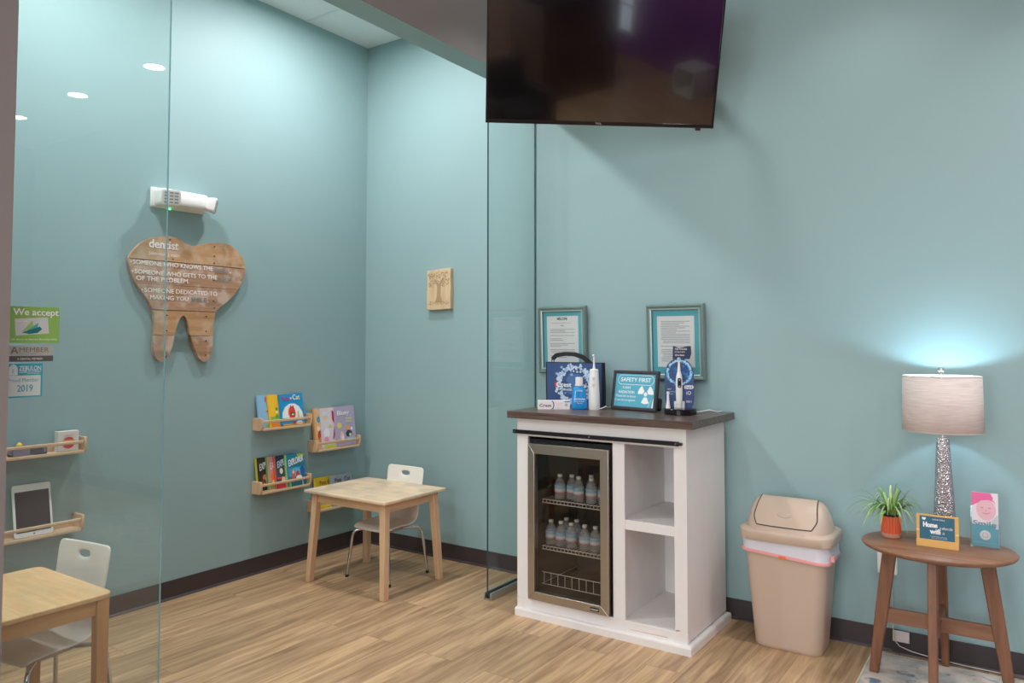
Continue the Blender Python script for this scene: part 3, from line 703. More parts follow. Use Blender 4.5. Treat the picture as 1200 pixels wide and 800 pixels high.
BT = [(1.89,-.47,'leftmost on the upper fridge shelf'),(1.95,-.45,'second from left on the upper fridge shelf'),(2.005,-.478,'third and foremost on the upper fridge shelf'),(2.035,-.40,'at the back of the upper fridge shelf between two others'),(2.078,-.478,'fifth from left on the upper fridge shelf'),(2.142,-.47,'rightmost on the upper fridge shelf, half hidden by the door frame')]
BB = [(1.838,-.475,'leftmost on the lower fridge shelf'),(1.900,-.478,'second in the front row of the lower fridge shelf'),(1.884,-.395,'in the back row of the lower fridge shelf, left one'),(1.962,-.48,'third in the front row of the lower fridge shelf'),(1.948,-.40,'in the back row of the lower fridge shelf, right one'),(2.040,-.48,'fourth in the front row of the lower fridge shelf'),(2.100,-.478,'fifth in the front row of the lower fridge shelf'),(2.160,-.47,'rightmost on the lower fridge shelf, half hidden by the door frame')]
b0 = None
for z, L_, g in ((.5945, BT, 'water bottles on the upper fridge shelf'), (.3565, BB, 'water bottles on the lower fridge shelf')):
    for a, b, lb in L_:
        lb = 'small clear water bottle ' + lb
        if b0 is None: b0 = bottle(lb, (a, b, z), g)
        else: o = copy_tree(b0, (a, b, z), random.uniform(0, 6), lb); o['group'] = g

# ------------------------------------------------------------------ framed letters
def framed(label, x, zc, w, h, pw, ph, head):
    t = thing('framed_letter', label, 'picture frame', (x, -.004, zc-h/2), 0, R(2.2))
    O = lambda q: [Vector((a*(w/2-q[0]), -q[1], h/2+b*(h/2-q[0]))) for a, b in ((-1,-1),(1,-1),(1,1),(-1,1))]
    prof = [(0,0),(0,.016),(.006,.024),(.013,.024),(.017,.018),(.023,.016),(.026,.020),(.031,.018),(.034,.008),(.034,.0)]
    V = []; m = M()
    R_ = [[m.v(p) for p in O(q)] for q in prof]
    for k, (a, b) in enumerate(zip(R_, R_[1:])):
        m.mi = 1 if k in (5, 6) else 0
        for i in range(4): j = (i+1) % 4; m.face([a[i], a[j], b[j], b[i]])
    m.build('frame', [FRAMEM, FRAMEIN], t, smooth=0)
    M().box(-w/2+.033, w/2-.033, -.006, -.001, .033, h-.033).build('mat_board', MATTEAL, t, smooth=0)
    zc_ = h/2+.002
    M().box(-pw/2, pw/2, -.0072, -.006, zc_-ph/2, zc_+ph/2).build('paper', PAPER, t, smooth=0)
    m = M(); rnd = random.Random(int(x*100)); z = zc_+ph/2-.03
    if head:
        m.mi = 1; m.text('WELCOME', -.036, z+.006, .07, .015, -.0078, .03); m.mi = 0
        m.rect(-.075, .06, z-.012, z-.010, -.0076); m.rect(-.012, .012, z-.028, z-.024, -.0076); z -= .04
    while z > zc_-ph/2+.025:
        r_ = rnd.random()
        if r_ < .14: z -= .010; continue
        x1_ = pw/2-.025 if r_ < .8 else rnd.uniform(-.02, .06)
        m.rect(-pw/2+(.022 if r_ > .3 else .03), x1_, z, z+.0026, -.0076); z -= .0088
    m.build('lettering', [INK, DARKINK], t, smooth=0)
    M().box(-w/2+.033, w/2-.033, -.0125, -.0105, .033, h-.033).build('glazing', GLAZE, t, smooth=0)
    M().tube([(-.004,-.012,h+.003),(0,-.012,h+.006),(.004,-.012,h+.003)], .0015, 6).build('hanger', CHROME, t)
framed('sage framed letter on teal mat half hidden behind the blue gift bag', 1.641, 1.418, .328, .395, .213, .276, True)
framed('sage framed letter on teal mat behind the toothbrush display', 2.345, 1.405, .330, .408, .210, .274, False)

# ------------------------------------------------------------------ counter-top goods
ZC = 1.046
NAVY = mat('navy_print', (64,86,132), .35, var=.3, vscale=9)
t = thing('gift_bag', 'navy blue gift bag with black handle and foamy ring print on the cabinet', 'bag', (1.818, -.20, ZC))
m = M(); m.loft([[Vector((a*w, y+ (0), z)) for a, y in ((-1, 0), (1, 0), (1, d), (-1, d))] for w, d, z in ((.172, .04, 0), (.174, .038, .12), (.1745, .03, .244))])
m.build('bag_body', [NAVY], t, smooth=0)
m = M()
for s_ in (-1, 1): m.loft([[Vector((s_*(w+.003)+a, y, z)) for a, y in ((-.003, -.0015), (.003, -.0015), (.003, d), (-.003, d))] for w, d, z in ((.172, .04, 0), (.174, .038, .12), (.1745, .03, .246))])
m.box(-.175, .175, -.001, .003, .2425, .246)
m.build('side_gusset', C_('black_fabric', (30,30,36), .7), t, smooth=0)
for s_, yy in ((0, .004), (1, .025)):
    pts = [(-.14+.0, yy, .232), (-.145, yy, .262), (-.12, yy, .283), (-.06, yy-.002, .292), (.0, yy-.002, .290), (.05, yy, .275), (.08, yy, .255), (.105, yy, .236)]
    m = M(); m.loft([[Vector((p[0], p[1]-.002, p[2]-.011)), Vector((p[0], p[1]+.002, p[2]-.011)), Vector((p[0], p[1]+.002, p[2]+.011)), Vector((p[0], p[1]-.002, p[2]+.011))] for p in pts])
    m.build('handle', C_('black_webbing', (34,32,34), .7), t, smooth=40)
m = M(); rnd = random.Random(5)
for k in range(330):
    a = rnd.uniform(0, 2*pi); r_ = rnd.gauss(.098, .011)
    xx, zz = .005+r_*cos(a)*1.02, .122+r_*sin(a)
    if zz > .236 or zz < .01: continue
    m.mi = rnd.choice((0, 1, 1)); q = rnd.uniform(.004, .009); m.disc(xx, zz, q, q*rnd.uniform(.7, 1.2), -.0012-.0009*rnd.random(), 7)
for k in range(12):
    a = rnd.uniform(0, 2*pi); r_ = rnd.uniform(.01, .06); q = rnd.uniform(.012, .022)
    m.mi = 2; m.disc(.005+r_*cos(a), .13+r_*sin(a), q*1.4, q, -.0008-.0003*rnd.random(), 12)
m.build('foam_ring_print', [C_('foam', (150,180,212)), C_('foam_pale', (196,214,232)), C_('foam_deep', (82,116,164))], t, smooth=0)
m = M(); m.text('Crest', -.108, .108, .095, .026, -.0032, .03); m.text('+ Oral-B', .008, .108, .1, .024, -.0032, .02); m.text('GUM & ENAMEL CLEAN SYSTEM', -.108, .088, .2, .011, -.0032, .01)
m.mi = 1; m.flat([(-.118,.11),(-.108,.106),(-.1,.109),(-.112,.116),(-.108,.128),(-.1,.132),(-.11,.135),(-.12,.126)], -.0036)
m.build('lettering', [WHITEINK, C_('brand_red', (226,70,60))], t, smooth=0)

t = thing('toothpaste_box', 'white toothpaste carton lying in front of the gift bag', 'box', (1.808, -.396, ZC), R(34))
m = M(); m.box(-.086, .086, -.018, .018, 0, .048); m.build('carton', C_('white_carton', (236,232,232), .4), t, bevel=.001)
m = M(); m.text('Crest', -.076, .014, .062, .016, -.0186, .03)
m.mi = 1; m.flat([(-.012,.001),(-.004,.004),(.001,.014),(.002,.026),(-.001,.038),(-.008,.047),(-.013,.047),(-.006,.038),(-.003,.026),(-.004,.014),(-.008,.006),(-.016,.001)], -.0186)
m.mi = 2; m.text('gum detoxify', .016, .028, .03, .008, -.0186); m.text('deep clean', .016, .02, .026, .005, -.0186); m.mi = 3; m.text('NET WT 3.7 OZ', .018, .006, .028, .004, -.0186); m.rect(.056, .084, .038, .044, -.0186); m.ring(.066, .024, .007, .0085, -.0186); m.disc(.066, .024, .004, .004, -.0186, 10)
m.build('lettering', [C_('crimson_ink', (110,36,70)), C_('navy_ink', (50,54,84)), C_('peach_ink', (226,170,160)), C_('steel_ink', (110,124,140))], t, smooth=0)

t = thing('mouthwash_bottle', 'blue mouthwash bottle with white cap in front of the gift bag', 'bottle', (1.932, -.340, ZC), R(34))
MW = mat('blue_liquid', (28,146,214), .12, coat=.3)
m = M(); m.loft([rrect(w, d, min(w, d)*.4, z) for w, d, z in ((.070,.036,0),(.082,.044,.006),(.084,.046,.03),(.078,.044,.06),(.070,.040,.09),(.066,.038,.108),(.056,.034,.117),(.034,.030,.124),(.032,.030,.128))])
m.build('body', MW, t, smooth=60)
m = M(); m.lathe([(.0195,.126),(.0195,.166),(.0185,.171)], seg=20); m.build('cap', C_('white_ribbed_cap', (232,232,234), .4), t)
m = M(); m.text('Crest', -.015, .098, .03, .008, -.0235, .03); m.text('MOUTHWASH', -.028, .052, .056, .009, -.0248, .02); m.text('clean & fresh', -.024, .042, .048, .006, -.0248); m.text('500 mL', -.014, .033, .028, .005, -.0248)
m.build('lettering', WHITEINK, t, smooth=0)

t = thing('water_flosser', 'tall white water flosser handle standing beside the gift bag', 'water flosser', (2.0, -.30, ZC), R(20)); FLOSS = t
m = M(); m.lathe([(.029,0),(.0305,.003),(.0305,.033)], seg=28); m.build('base', WHITE, t)
m = M(); m.lathe([(.0302,.034),(.0300,.06),(.027,.13),(.0238,.20),(.0225,.212),(.018,.215)], seg=28); m.build('handle', WHITE, t)
m = M(); m.tube([(0,0,.214),(0,0,.235),(0,0,.27),(0,0,.282),(-.003,-.006,.289)], .005, 12, [.008,.0055,.0045,.0042,.0055]); m.build('nozzle', C_('nozzle_white', (226,230,232), .3), t)
for z in (.165, .13): m = M(); m.loft([[Vector((p.x, -.0262-(.165-z)*.04, z+p.y)) for p in rrect(.012, .018, .005)], [Vector((p.x, -.0285-(.165-z)*.04, z+p.y)) for p in rrect(.01, .016, .005)]]); m.build('button', C_('button_grey', (206,210,214), .4), t)

t = thing('radiation_sign', 'black framed aqua safety first radiation sign standing on the cabinet', 'sign', (2.192, -.245, ZC+.0035), R(-13), R(-9))
SW, SH = .294, .207
AQ = C_('aqua_print', (92,176,198), .5)
m = M(); O = lambda q: [Vector((a*(SW/2-q[0]), q[1], SH/2+b*(SH/2-q[0]))) for a, b in ((-1,-1),(1,-1),(1,1),(-1,1))]
R_ = [[m.v(p) for p in O(q)] for q in ((0,.02),(0,.002),(.003,-.001),(.013,-.001),(.017,.004),(.017,.02))]
for a, b in zip(R_, R_[1:]):
    for i in range(4): j = (i+1) % 4; m.face([a[i], a[j], b[j], b[i]])
m.build('frame', mat('charcoal_frame', (62,60,66), .45), t, smooth=0)
M().box(-SW/2+.015, SW/2-.015, .006, .016, .015, SH-.015).build('print', AQ, t, smooth=0)
m = M(); yy = .0052
o1 = rr2(.236, .052, .026, .004, .158, 8); o2 = rr2(.231, .047, .0235, .004, .158, 8)
A = [m.v(a, yy, b) for a, b in o1]; B = [m.v(a, yy, b) for a, b in o2]
for i in range(len(A)): j = (i+1) % len(A); m.face([A[i], A[j], B[j], B[i]])
m.text('SAFETY FIRST', -.094, .149, .196, .020, yy, .025)
m.text('X-RAY', -.080, .110, .056, .013, yy, .015); m.text('RADIATION', -.102, .086, .104, .014, yy, .02); m.text('Please let us know', -.118, .066, .132, .013, yy, .008); m.text('if you are pregnant.', -.124, .043, .138, .014, yy, .008)
tx_, tz_ = .075, .086
m.disc(tx_, tz_, .011, .011, yy)
for a0 in (30, 150, 270):
    m.flat([(tx_+.018*cos(R(a0-30)), tz_+.018*sin(R(a0-30)))] + [(tx_+.050*cos(R(a0-30+k*10)), tz_+.050*sin(R(a0-30+k*10))) for k in range(7)] + [(tx_+.018*cos(R(a0+30)), tz_+.018*sin(R(a0+30)))], yy)
m.flat([(.118,.018),(.128,.018),(.128,.07),(.124,.06)], yy); m.flat([(.094,.02),(.097,.02),(.112,.055),(.110,.055)], yy)
m.build('lettering', WHITEINK, t, smooth=0)
m = M(); m.flat([(-.02,.02),(.02,.02),(.02,.15),(-.02,.15)], .021); m.loft([[Vector((-.03,.021,.15)),Vector((.03,.021,.15)),Vector((.03,.026,.15)),Vector((-.03,.026,.15))],[Vector((-.05,.085,0.0105)),Vector((.05,.085,0.0105)),Vector((.05,.09,0.0105)),Vector((-.05,.09,0.0105))]])
m.build('easel_back', BLACK, t, smooth=0)
m = M(); m.box(SW/2-.03, SW/2-.002, .02, .066, .0075, .075); m.build('side_foot', BLACK, t, bevel=.012)

t = thing('toothbrush_display', 'navy toothbrush display stand with black base and glowing ring print', 'display stand', (2.475, -.285, ZC), R(28)); DISP = t
m = M(); m.lathe([(.076,0),(.079,.003),(.079,.026),(.076,.030)], seg=40); m.build('base', mat('gloss_black', (20,20,24), .12), t)
m = M(); outl = [(-.060,.03),(.060,.03),(.068,.045),(.072,.07),(.072,.17)] + [(.072*cos(a), .195+.082*sin(a)) for a in [pi*k/16 for k in range(17)]] + [(-.072,.17),(-.072,.07),(-.068,.045)]
m.xz(outl, .034, .038); m.build('board', [NAVY], t, smooth=0)
m = M(); m.xz([(-.032,.272),(.052,.272),(.06,.30),(.058,.338),(.03,.334),(0,.328),(-.03,.338)], .036, .040); m.build('header_card', C_('dark_navy_card', (42,54,84), .4), t, smooth=0)
m = M(); rnd = random.Random(9)
for k in range(150):
    a = rnd.uniform(0, 2*pi); r_ = rnd.gauss(.058, .003); m.mi = 1 if abs(r_-.058) < .003 else 0; q = rnd.uniform(.003, .006); m.disc(r_*cos(a), .205+r_*sin(a), q, q, .0332-.0006*rnd.random(), 7)
m.mi = 2
for k in range(26):
    a = rnd.uniform(0, 2*pi); r_ = rnd.uniform(0, .045); q = rnd.uniform(.006, .012); m.mi = rnd.choice((2, 3)); m.disc(r_*cos(a), .205+r_*sin(a), q, q, .0336-.0004*rnd.random(), 9)
m.build('glowing_ring_print', [C_('ring_blue', (90,170,230)), C_('ring_pale', (170,220,246)), C_('ring_mid', (50,120,190)), C_('ring_deep', (36,84,150))], t, smooth=0)
m = M(); m.flat(rr2(.046, .018, .008, .046, .132), .0334); m.mi = 1; m.text('Oral-B', .027, .1265, .036, .011, .0328, .02)
m.mi = 0; m.text('iO', .034, .095, .022, .017, .0334, .01); m.text('SERIES 9', .032, .055, .028, .010, .0334); m.text('NEW', -.06, .118, .02, .007, .0334); m.text('revolutionary', -.06, .106, .04, .006, .0334); m.text('clean', -.06, .096, .03, .005, .0334)
m.text('THE FUTURE', -.022, .318, .06, .008, .0354, .01); m.text('OF BRUSHING', -.022, .305, .05, .006, .0354); m.text('iO is here', -.02, .288, .045, .009, .0354, .02)
m.build('lettering', [WHITEINK, C_('navy_word', (40,54,100))], t, smooth=0)
t2 = thing('electric_toothbrush', 'white electric toothbrush standing on the black display base', 'toothbrush', (2.474, -.296, ZC+.0305), R(28))
m = M(); m.lathe([(.012,0),(.013,.002),(.013,.018)], seg=20); m.build('charging_foot', WHITE, t2)
m = M(); m.lathe([(.0125,.019),(.0145,.03),(.0165,.07),(.0165,.13),(.014,.16),(.009,.178),(.0085,.182)], seg=24); m.build('handle', WHITE, t2)
m = M(); m.lathe([(.0082,.183),(.0065,.20),(.0048,.225),(.0046,.238)], seg=16); m.build('brush_neck', WHITE, t2)
m = M(); m.tube([(0,.004,.243),(0,-.006,.243)], .008, 14); m.mi = 1; m.tube([(0,-.006,.243),(0,-.014,.243)], .0065, 12); m.build('brush_head', [WHITE, C_('bristle_blue', (150,190,220), .7)], t2)
m = M(); m.loft([[Vector((p.x, -.0158, .125+p.y)) for p in rrect(.018, .05, .0088)], [Vector((p.x, -.0175, .125+p.y)) for p in rrect(.016, .048, .0078)]]); m.build('display_panel', C_('dark_display', (44,42,46), .2), t2)
m = M(); m.disc(0, .108, .005, .005, -.0179, 14); m.disc(0, .14, .004, .004, -.0179, 14); m.build('power_button', INK, t2)
t3 = thing('brush_holder', 'white charger block behind the electric toothbrush', 'charger', (2.4665, -.2765, ZC+.0305), R(28))
m = M(); m.loft([[Vector((p.x, p.y, z)) for p in rrect(.052, .011, .004)] for z in (.0, .012, .03, .033)]); m.build('block', WHITE, t3)
t3 = thing('spare_brush', 'spare white slim toothbrush head on the left of the display base', 'toothbrush head', (2.424, -.318, ZC+.0305), R(28))
m = M(); m.lathe([(.0115,0),(.010,.01),(.0065,.04),(.0052,.07)], seg=16); m.build('stem', WHITE, t3)
m = M(); m.tube([(0,.005,.075),(0,-.005,.075)], .0075, 14); m.build('bristle_disc', C_('bristle_white', (222,230,236), .7), t3)
for own, pts in ((FLOSS, [(2.030,-.295,ZC+.005),(2.040,-.275,ZC+.010),(2.044,-.250,ZC+.016),(2.036,-.225,ZC+.008),(2.025,-.17,ZC+.004),(2.03,-.06,ZC+.004)]),
                    (DISP, [(2.52,-.20,ZC+.004),(2.545,-.17,ZC+.010),(2.57,-.14,ZC+.015),(2.6,-.10,ZC+.004),(2.6,-.045,ZC+.003)])):
    m = M(); m.tube(pts, .0028, 8); adopt(m.build('power_cord', WHITE, smooth=60), own)

# ------------------------------------------------------------------ television
dn = Vector((-.20942, .26162, -.94218)).normalized(); wd = Vector((.82678, .56184, -.02776)).normalized()
up = -dn; nr = wd.cross(up).normalized(); up = nr.cross(wd)   # nr points to the camera
TW, TH = 1.10, .632
bl = Vector((1.7655, -.9548, 2.465)); org = bl + wd*TW/2
t = bpy.data.objects.new('television', None); COL.objects.link(t)
t.matrix_world = Matrix((( wd.x, -nr.x, up.x, org.x), (wd.y, -nr.y, up.y, org.y), (wd.z, -nr.z, up.z, org.z), (0,0,0,1)))
tag(t, 'large black flat television tilted down from the wall near the ceiling', 'television')
SCREEN = mat('dark_screen', (8,7,10), .10, spec=1.0, coat=.8)
M().box(-TW/2+.009, TW/2-.009, -.0035, .004, .018, TH-.009).build('screen', SCREEN, t, smooth=0)
m = M(); O = lambda q: [Vector((a*(TW/2-q[0]), q[1], TH/2+b*(TH/2-q[0]))) for a, b in ((-1,-1),(1,-1),(1,1),(-1,1))]
m.box(-TW/2, TW/2, -.008, .03, 0, .018); m.box(-TW/2, TW/2, -.008, .03, TH-.009, TH); m.box(-TW/2, -TW/2+.009, -.008, .03, .018, TH-.009); m.box(TW/2-.009, TW/2, -.008, .03, .018, TH-.009)
m.build('bezel', mat('gloss_black_bezel', (18,15,18), .2), t, bevel=.002)
m = M(); m.box(-TW/2+.004, TW/2-.004, .005, .035, .004, TH-.004); m.box(-.35, .35, .035, .07, .06, .42); m.build('back_shell', BLACK, t, bevel=.004)
m = M(); m.text('TCL', -.02, .006, .03, .007, -.0086, .03); m.build('lettering', C_('logo_silver', (190,190,195), .3), t, smooth=0)
m = M(); m.box(TW/2-.085, TW/2-.06, -.004, .012, -.012, 0); m.build('receiver_nub', C_('receiver_dark', (60,30,34), .3), t, bevel=.002)
inv = t.matrix_world.inverted()
cen = Vector((0, .07, .27)); wp = inv @ Vector((2.62, -.012, 2.86))
m = M(); w3 = inv.to_3x3()
P3 = [inv @ Vector(p) for p in ((2.40,-.03,2.86),(2.50,-.30,2.86))]
m.tube([cen, P3[1], inv @ Vector((2.42,-.025,2.88))], .022, 10)
m.tube([cen+Vector((.1,0,0)), P3[1]+Vector((.03,0,.0)), inv @ Vector((2.38,-.025,2.80))], .018, 10)
V = []
for a, b in ((2.30, 2.50),):
    P8 = [inv @ Vector((x_, y_, z_)) for x_ in (a, b) for y_ in (-.03, -.002) for z_ in (2.70, 3.0)]
    VV = [m.v(p) for p in P8]
    for q in ((0,1,3,2),(4,6,7,5),(0,4,5,1),(2,3,7,6),(0,2,6,4),(1,5,7,3)): m.face([VV[i] for i in q])
m.build('wall_arm', BLKMET, t, smooth=40)

# ------------------------------------------------------------------ bin
BX, BY = 2.968, -.175
t = thing('waste_bin', 'beige swing lid waste bin with white liner beside the cabinet', 'bin', (BX, BY, 0))
m = M(); rings = []
for z, w, d in ((0,.292,.200),(.006,.300,.210),(.02,.303,.213),(.25,.340,.238),(.46,.372,.258),(.49,.374,.26)):
    rings.append(rrect(w, d, .055 if z > .004 else .05, z, 0, 0, 7))
m.loft(rings); m.build('body', BIN, t, smooth=50)
# liner hanging over the rim
m = M(); rnd = random.Random(2); rings = []
n = len(rings[0]) if rings else 0
for z, g in ((.50,.006),(.475,.010),(.452,.009),(.440,.012)):
    ring = []
    for i, p in enumerate(rrect(.372+g*2, .258+g*2, .056, z, 0, 0, 9)):
        a = math.atan2(p.y, p.x); k = .0018*sin(a*11+z*90)
        ring.append(Vector((p.x*(1+k*2.2), p.y*(1+k*2.2), z-.012*(p.x/.19) + .003*sin(a*3))))
    rings.append(ring)
m.loft(rings, cap=False); ln = m.build('bin_liner', LINER, t, smooth=70)
m = M(); rings = []
for z, g in ((.4415,.013),(.436,.0145),(.427,.013)):
    rings.append([Vector((p.x, p.y, z-.012*(p.x/.19)+.003*sin(math.atan2(p.y, p.x)*3))) for p in rrect(.372+g*2, .258+g*2, .056, z, 0, 0, 9)])
m.loft(rings, cap=False)
m.box(.196, .212, -.10, -.07, .43, .452); m.build('drawstring', PINK, ln, smooth=70)
M().box(-.016, .014, -.1462, -.1435, .424, .434).build('orange_tab', ORANGE, ln)
# lid
SEX = 3.2
def se(a, b, z, n=40, cy=0):
    o = []
    for i in range(n):
        q = 2*pi*i/n; c, s_ = cos(q), sin(q)
        o.append(Vector((a*math.copysign(abs(c)**(2/SEX), c), cy+b*math.copysign(abs(s_)**(2/SEX), s_), z)))
    return o
m = M(); m.loft([rrect(w, d, .075, z, 0, 0, 8) for z, w, d in ((.490,.412,.298),(.492,.418,.304),(.528,.420,.306),(.536,.416,.302),(.540,.404,.290))])
m.build('lid_rim', BIN, t, smooth=60)
DOME = [(.538,.190,.138),(.556,.187,.132),(.580,.182,.119),(.605,.176,.101),(.630,.168,.080),(.650,.158,.058),(.663,.146,.038),(.671,.128,.020),(.674,.09,.008)]
m = M(); m.loft([se(a, b, z) for z, a, b in DOME]); m.build('lid_dome', BIN, t, smooth=80)
def dome_pt(u, s_, off):
    """u in -1..1 across, s_ 0..1 from the low front edge over the crown"""
    import bisect
    zs = [d[0] for d in DOME]
    z = .560 + (.6735-.560)*max(0, min(1, s_))**.75
    k = max(1, min(len(zs)-1, bisect.bisect_left(zs, z))); f = (z-zs[k-1])/(zs[k]-zs[k-1])
    b = DOME[k-1][2]+f*(DOME[k][2]-DOME[k-1][2]); a = DOME[k-1][1]+f*(DOME[k][1]-DOME[k-1][1])
    x = u*.142
    q = max(0, 1-abs(min(.999, abs(x)/a))**SEX)**(1/SEX)
    nrm = Vector((0, -max(.15, 1-s_), .25+s_)).normalized()
    return Vector((x, -b*q, z)) + nrm*off
def flap(off, grow, name, mt, parent):
    m = M(); rows = []; NU, NS = 24, 18
    for j in range(NS+1):
        s_ = j/NS; row = []
        for i in range(NU+1):
            u = -1+2*i/NU
            # rounded lower corners
            lim = 1-.16*max(0, 1-s_/.28)**2.2
            row.append(m.v(dome_pt(u*lim*(1+grow)*(1-.12*s_), s_*(1+grow*.5)-grow*1.2 if s_ < .5 else s_, off)))
        rows.append(row)
    for a, b in zip(rows, rows[1:]):
        for i in range(NU): m.face([a[i], a[i+1], b[i+1], b[i]])
    return m.build(name, mt, parent, smooth=80)
fl = flap(.0022, 0, 'swing_flap', BIN, t)
path = []
edge = lambda u, s_: dome_pt(u*(1-.16*max(0, 1-s_/.28)**2.2)*(1-.12*s_), s_, .0012)
for k in range(15): path.append(edge(-1.02, 1-k/14))
for k in range(1, 24): path.append(edge(-1.02+2.04*k/24, -.0))
for k in range(15): path.append(edge(1.02, k/14))
m = M(); m.tube(path, .0024, 8); m.build('flap_gap', DARKGAP, t, smooth=60)
m = M(); c0 = dome_pt(0, .30, .003)
m.loft([[Vector((c0.x+.036*w*cos(q), c0.y-h_*.007+.004-.008*w*sin(q)*-1, c0.z+.011*w*sin(q) + h_*.005)) for q in [2*pi*k/20 for k in range(20)]] for w, h_ in ((1,-.3),(.92,.3),(.7,.6),(.35,.75))])
m.build('finger_grip', BIN, fl, smooth=80)

# ------------------------------------------------------------------ rug
def rug_mat():
    m, t, p = base_mat('distressed_rug')
    tc = t.nodes.new('ShaderNodeTexCoord')
    n1 = t.nodes.new('ShaderNodeTexNoise'); n1.inputs['Scale'].default_value = 9; n1.inputs['Detail'].default_value = 6
    n2 = t.nodes.new('ShaderNodeTexNoise'); n2.inputs['Scale'].default_value = 14; n2.inputs['Detail'].default_value = 3
    for n in (n1, n2): t.links.new(tc.outputs['Object'], n.inputs['Vector'])
    r = t.nodes.new('ShaderNodeValToRGB'); e = r.color_ramp.elements
    e[0].position = .38; e[0].color = lin(176,176,174); e[1].position = .62; e[1].color = lin(222,212,200)
    t.links.new(n1.outputs['Fac'], r.inputs[0])
    r2 = t.nodes.new('ShaderNodeValToRGB'); r2.color_ramp.elements[0].position = .57; r2.color_ramp.elements[1].position = .66
    t.links.new(n2.outputs['Fac'], r2.inputs[0])
    mx = t.nodes.new('ShaderNodeMix'); mx.data_type = 'RGBA'; mx.inputs[7].default_value = lin(112,130,148)
    t.links.new(r2.outputs[0], mx.inputs[0]); t.links.new(r.outputs[0], mx.inputs[6]); t.links.new(mx.outputs[2], p.inputs['Base Color'])
    p.inputs['Roughness'].default_value = .95
    n3 = t.nodes.new('ShaderNodeTexNoise'); n3.inputs['Scale'].default_value = 300; t.links.new(tc.outputs['Object'], n3.inputs['Vector'])
    b = t.nodes.new('ShaderNodeBump'); b.inputs['Strength'].default_value = .6; b.inputs['Distance'].default_value = .004
    t.links.new(n3.outputs['Fac'], b.inputs['Height']); t.links.new(b.outputs[0], p.inputs['Normal'])
    return m
t = thing('area_rug', 'distressed cream and blue rug under the oval side table', 'rug', (4.3, -.86, 0))
M().box(-1.0, 1.0, -.80, .795, 0, .007).build('pile', rug_mat(), t, bevel=.002)
m = M(); m.box(-1.008, -1.0, -.80, .795, 0, .0075); m.box(-1.008, 1.008, .795, .803, 0, .0075); m.build('binding', C_('rug_binding', (206,198,184), .9), t)

# ------------------------------------------------------------------ side table
TX, TY, TZ = 3.582, -.300, .0075
t = thing('side_table', 'oval walnut side table with splayed legs on the rug', 'table', (TX, TY, TZ))
el = lambda a, b, z, n=64: [Vector((a*cos(2*pi*i/n), b*sin(2*pi*i/n), z)) for i in range(n)]
top = .570-TZ
m = M(); m.loft([el(.262,.222,top-.022), el(.275,.234,top-.016), el(.281,.240,top-.008), el(.281,.240,top-.003), el(.278,.237,top)])
m.build('tabletop', WALNUT, t, smooth=50)
def leg(p0, p1, ang):
    m = M(); rings = []
    for p, w, d in ((p1, .054, .034), (((p0[0]+p1[0])/2, (p0[1]+p1[1])/2, (p0[2]+p1[2])/2), .050, .033), (p0, .036, .030)):
        c, s_ = cos(ang), sin(ang)
        rings.append([Vector((p[0]+a*w/2*c-b*d/2*s_, p[1]+a*w/2*s_+b*d/2*c, p[2])) for a, b in ((-1,-1),(1,-1),(1,1),(-1,1))])
    m.loft(rings); return m.build('leg', WALNUTZ, t, bevel=.004)
leg((-.245, .0, 0), (-.172, 0, top-.021), 0); leg((.245, 0, 0), (.172, 0, top-.021), 0)
leg((.0, -.240, 0), (0, -.165, top-.021), pi/2); leg((0, .240, 0), (0, .165, top-.021), pi/2)
m = M(); m.prism([(-.212,.218),(.212,.218),(.205,.278),(-.205,.278)], lambda a, b: Vector((a, -.010, b)), lambda a, b: Vector((a, .010, b))); m.build('stretcher', WALNUT, t, bevel=.002)
m = M(); m.prism([(-.21,.22),(.21,.22),(.205,.276),(-.205,.276)], lambda a, b: Vector((-.010, a, b)), lambda a, b: Vector((.010, a, b))); m.build('stretcher', WALNUTZ, t, bevel=.002)

ZT = .570
# lamp
t = thing('table_lamp', 'lit table lamp with hammered silver base and pale drum shade', 'lamp', (3.605, -.215, ZT)); LAMP = t
def hammered():
    m, tt, p = base_mat('hammered_silver')
    p.inputs['Base Color'].default_value = lin(206,202,208); p.inputs['Metallic'].default_value = .9; p.inputs['Roughness'].default_value = .16
    tc = tt.nodes.new('ShaderNodeTexCoord'); v = tt.nodes.new('ShaderNodeTexVoronoi'); v.inputs['Scale'].default_value = 125
    tt.links.new(tc.outputs['Object'], v.inputs['Vector'])
    b = tt.nodes.new('ShaderNodeBump'); b.inputs['Strength'].default_value = 1; b.inputs['Distance'].default_value = .0065
    tt.links.new(v.outputs['Distance'], b.inputs['Height']); tt.links.new(b.outputs[0], p.inputs['Normal'])
    return m
m = M(); m.lathe([(.044,0),(.0465,.004),(.0465,.012),(.046,.02),(.040,.12),(.034,.24),(.028,.36),(.0245,.428),(.0225,.433)], seg=40); m.build('base', hammered(), t, smooth=60)
m = M(); m.lathe([(.014,.433),(.014,.438),(.0115,.440),(.0115,.460),(.006,.464),(.006,.478)], seg=20); m.build('neck', ACRYL if False else mat('satin_silver', (200,198,200), .25, .8), t)
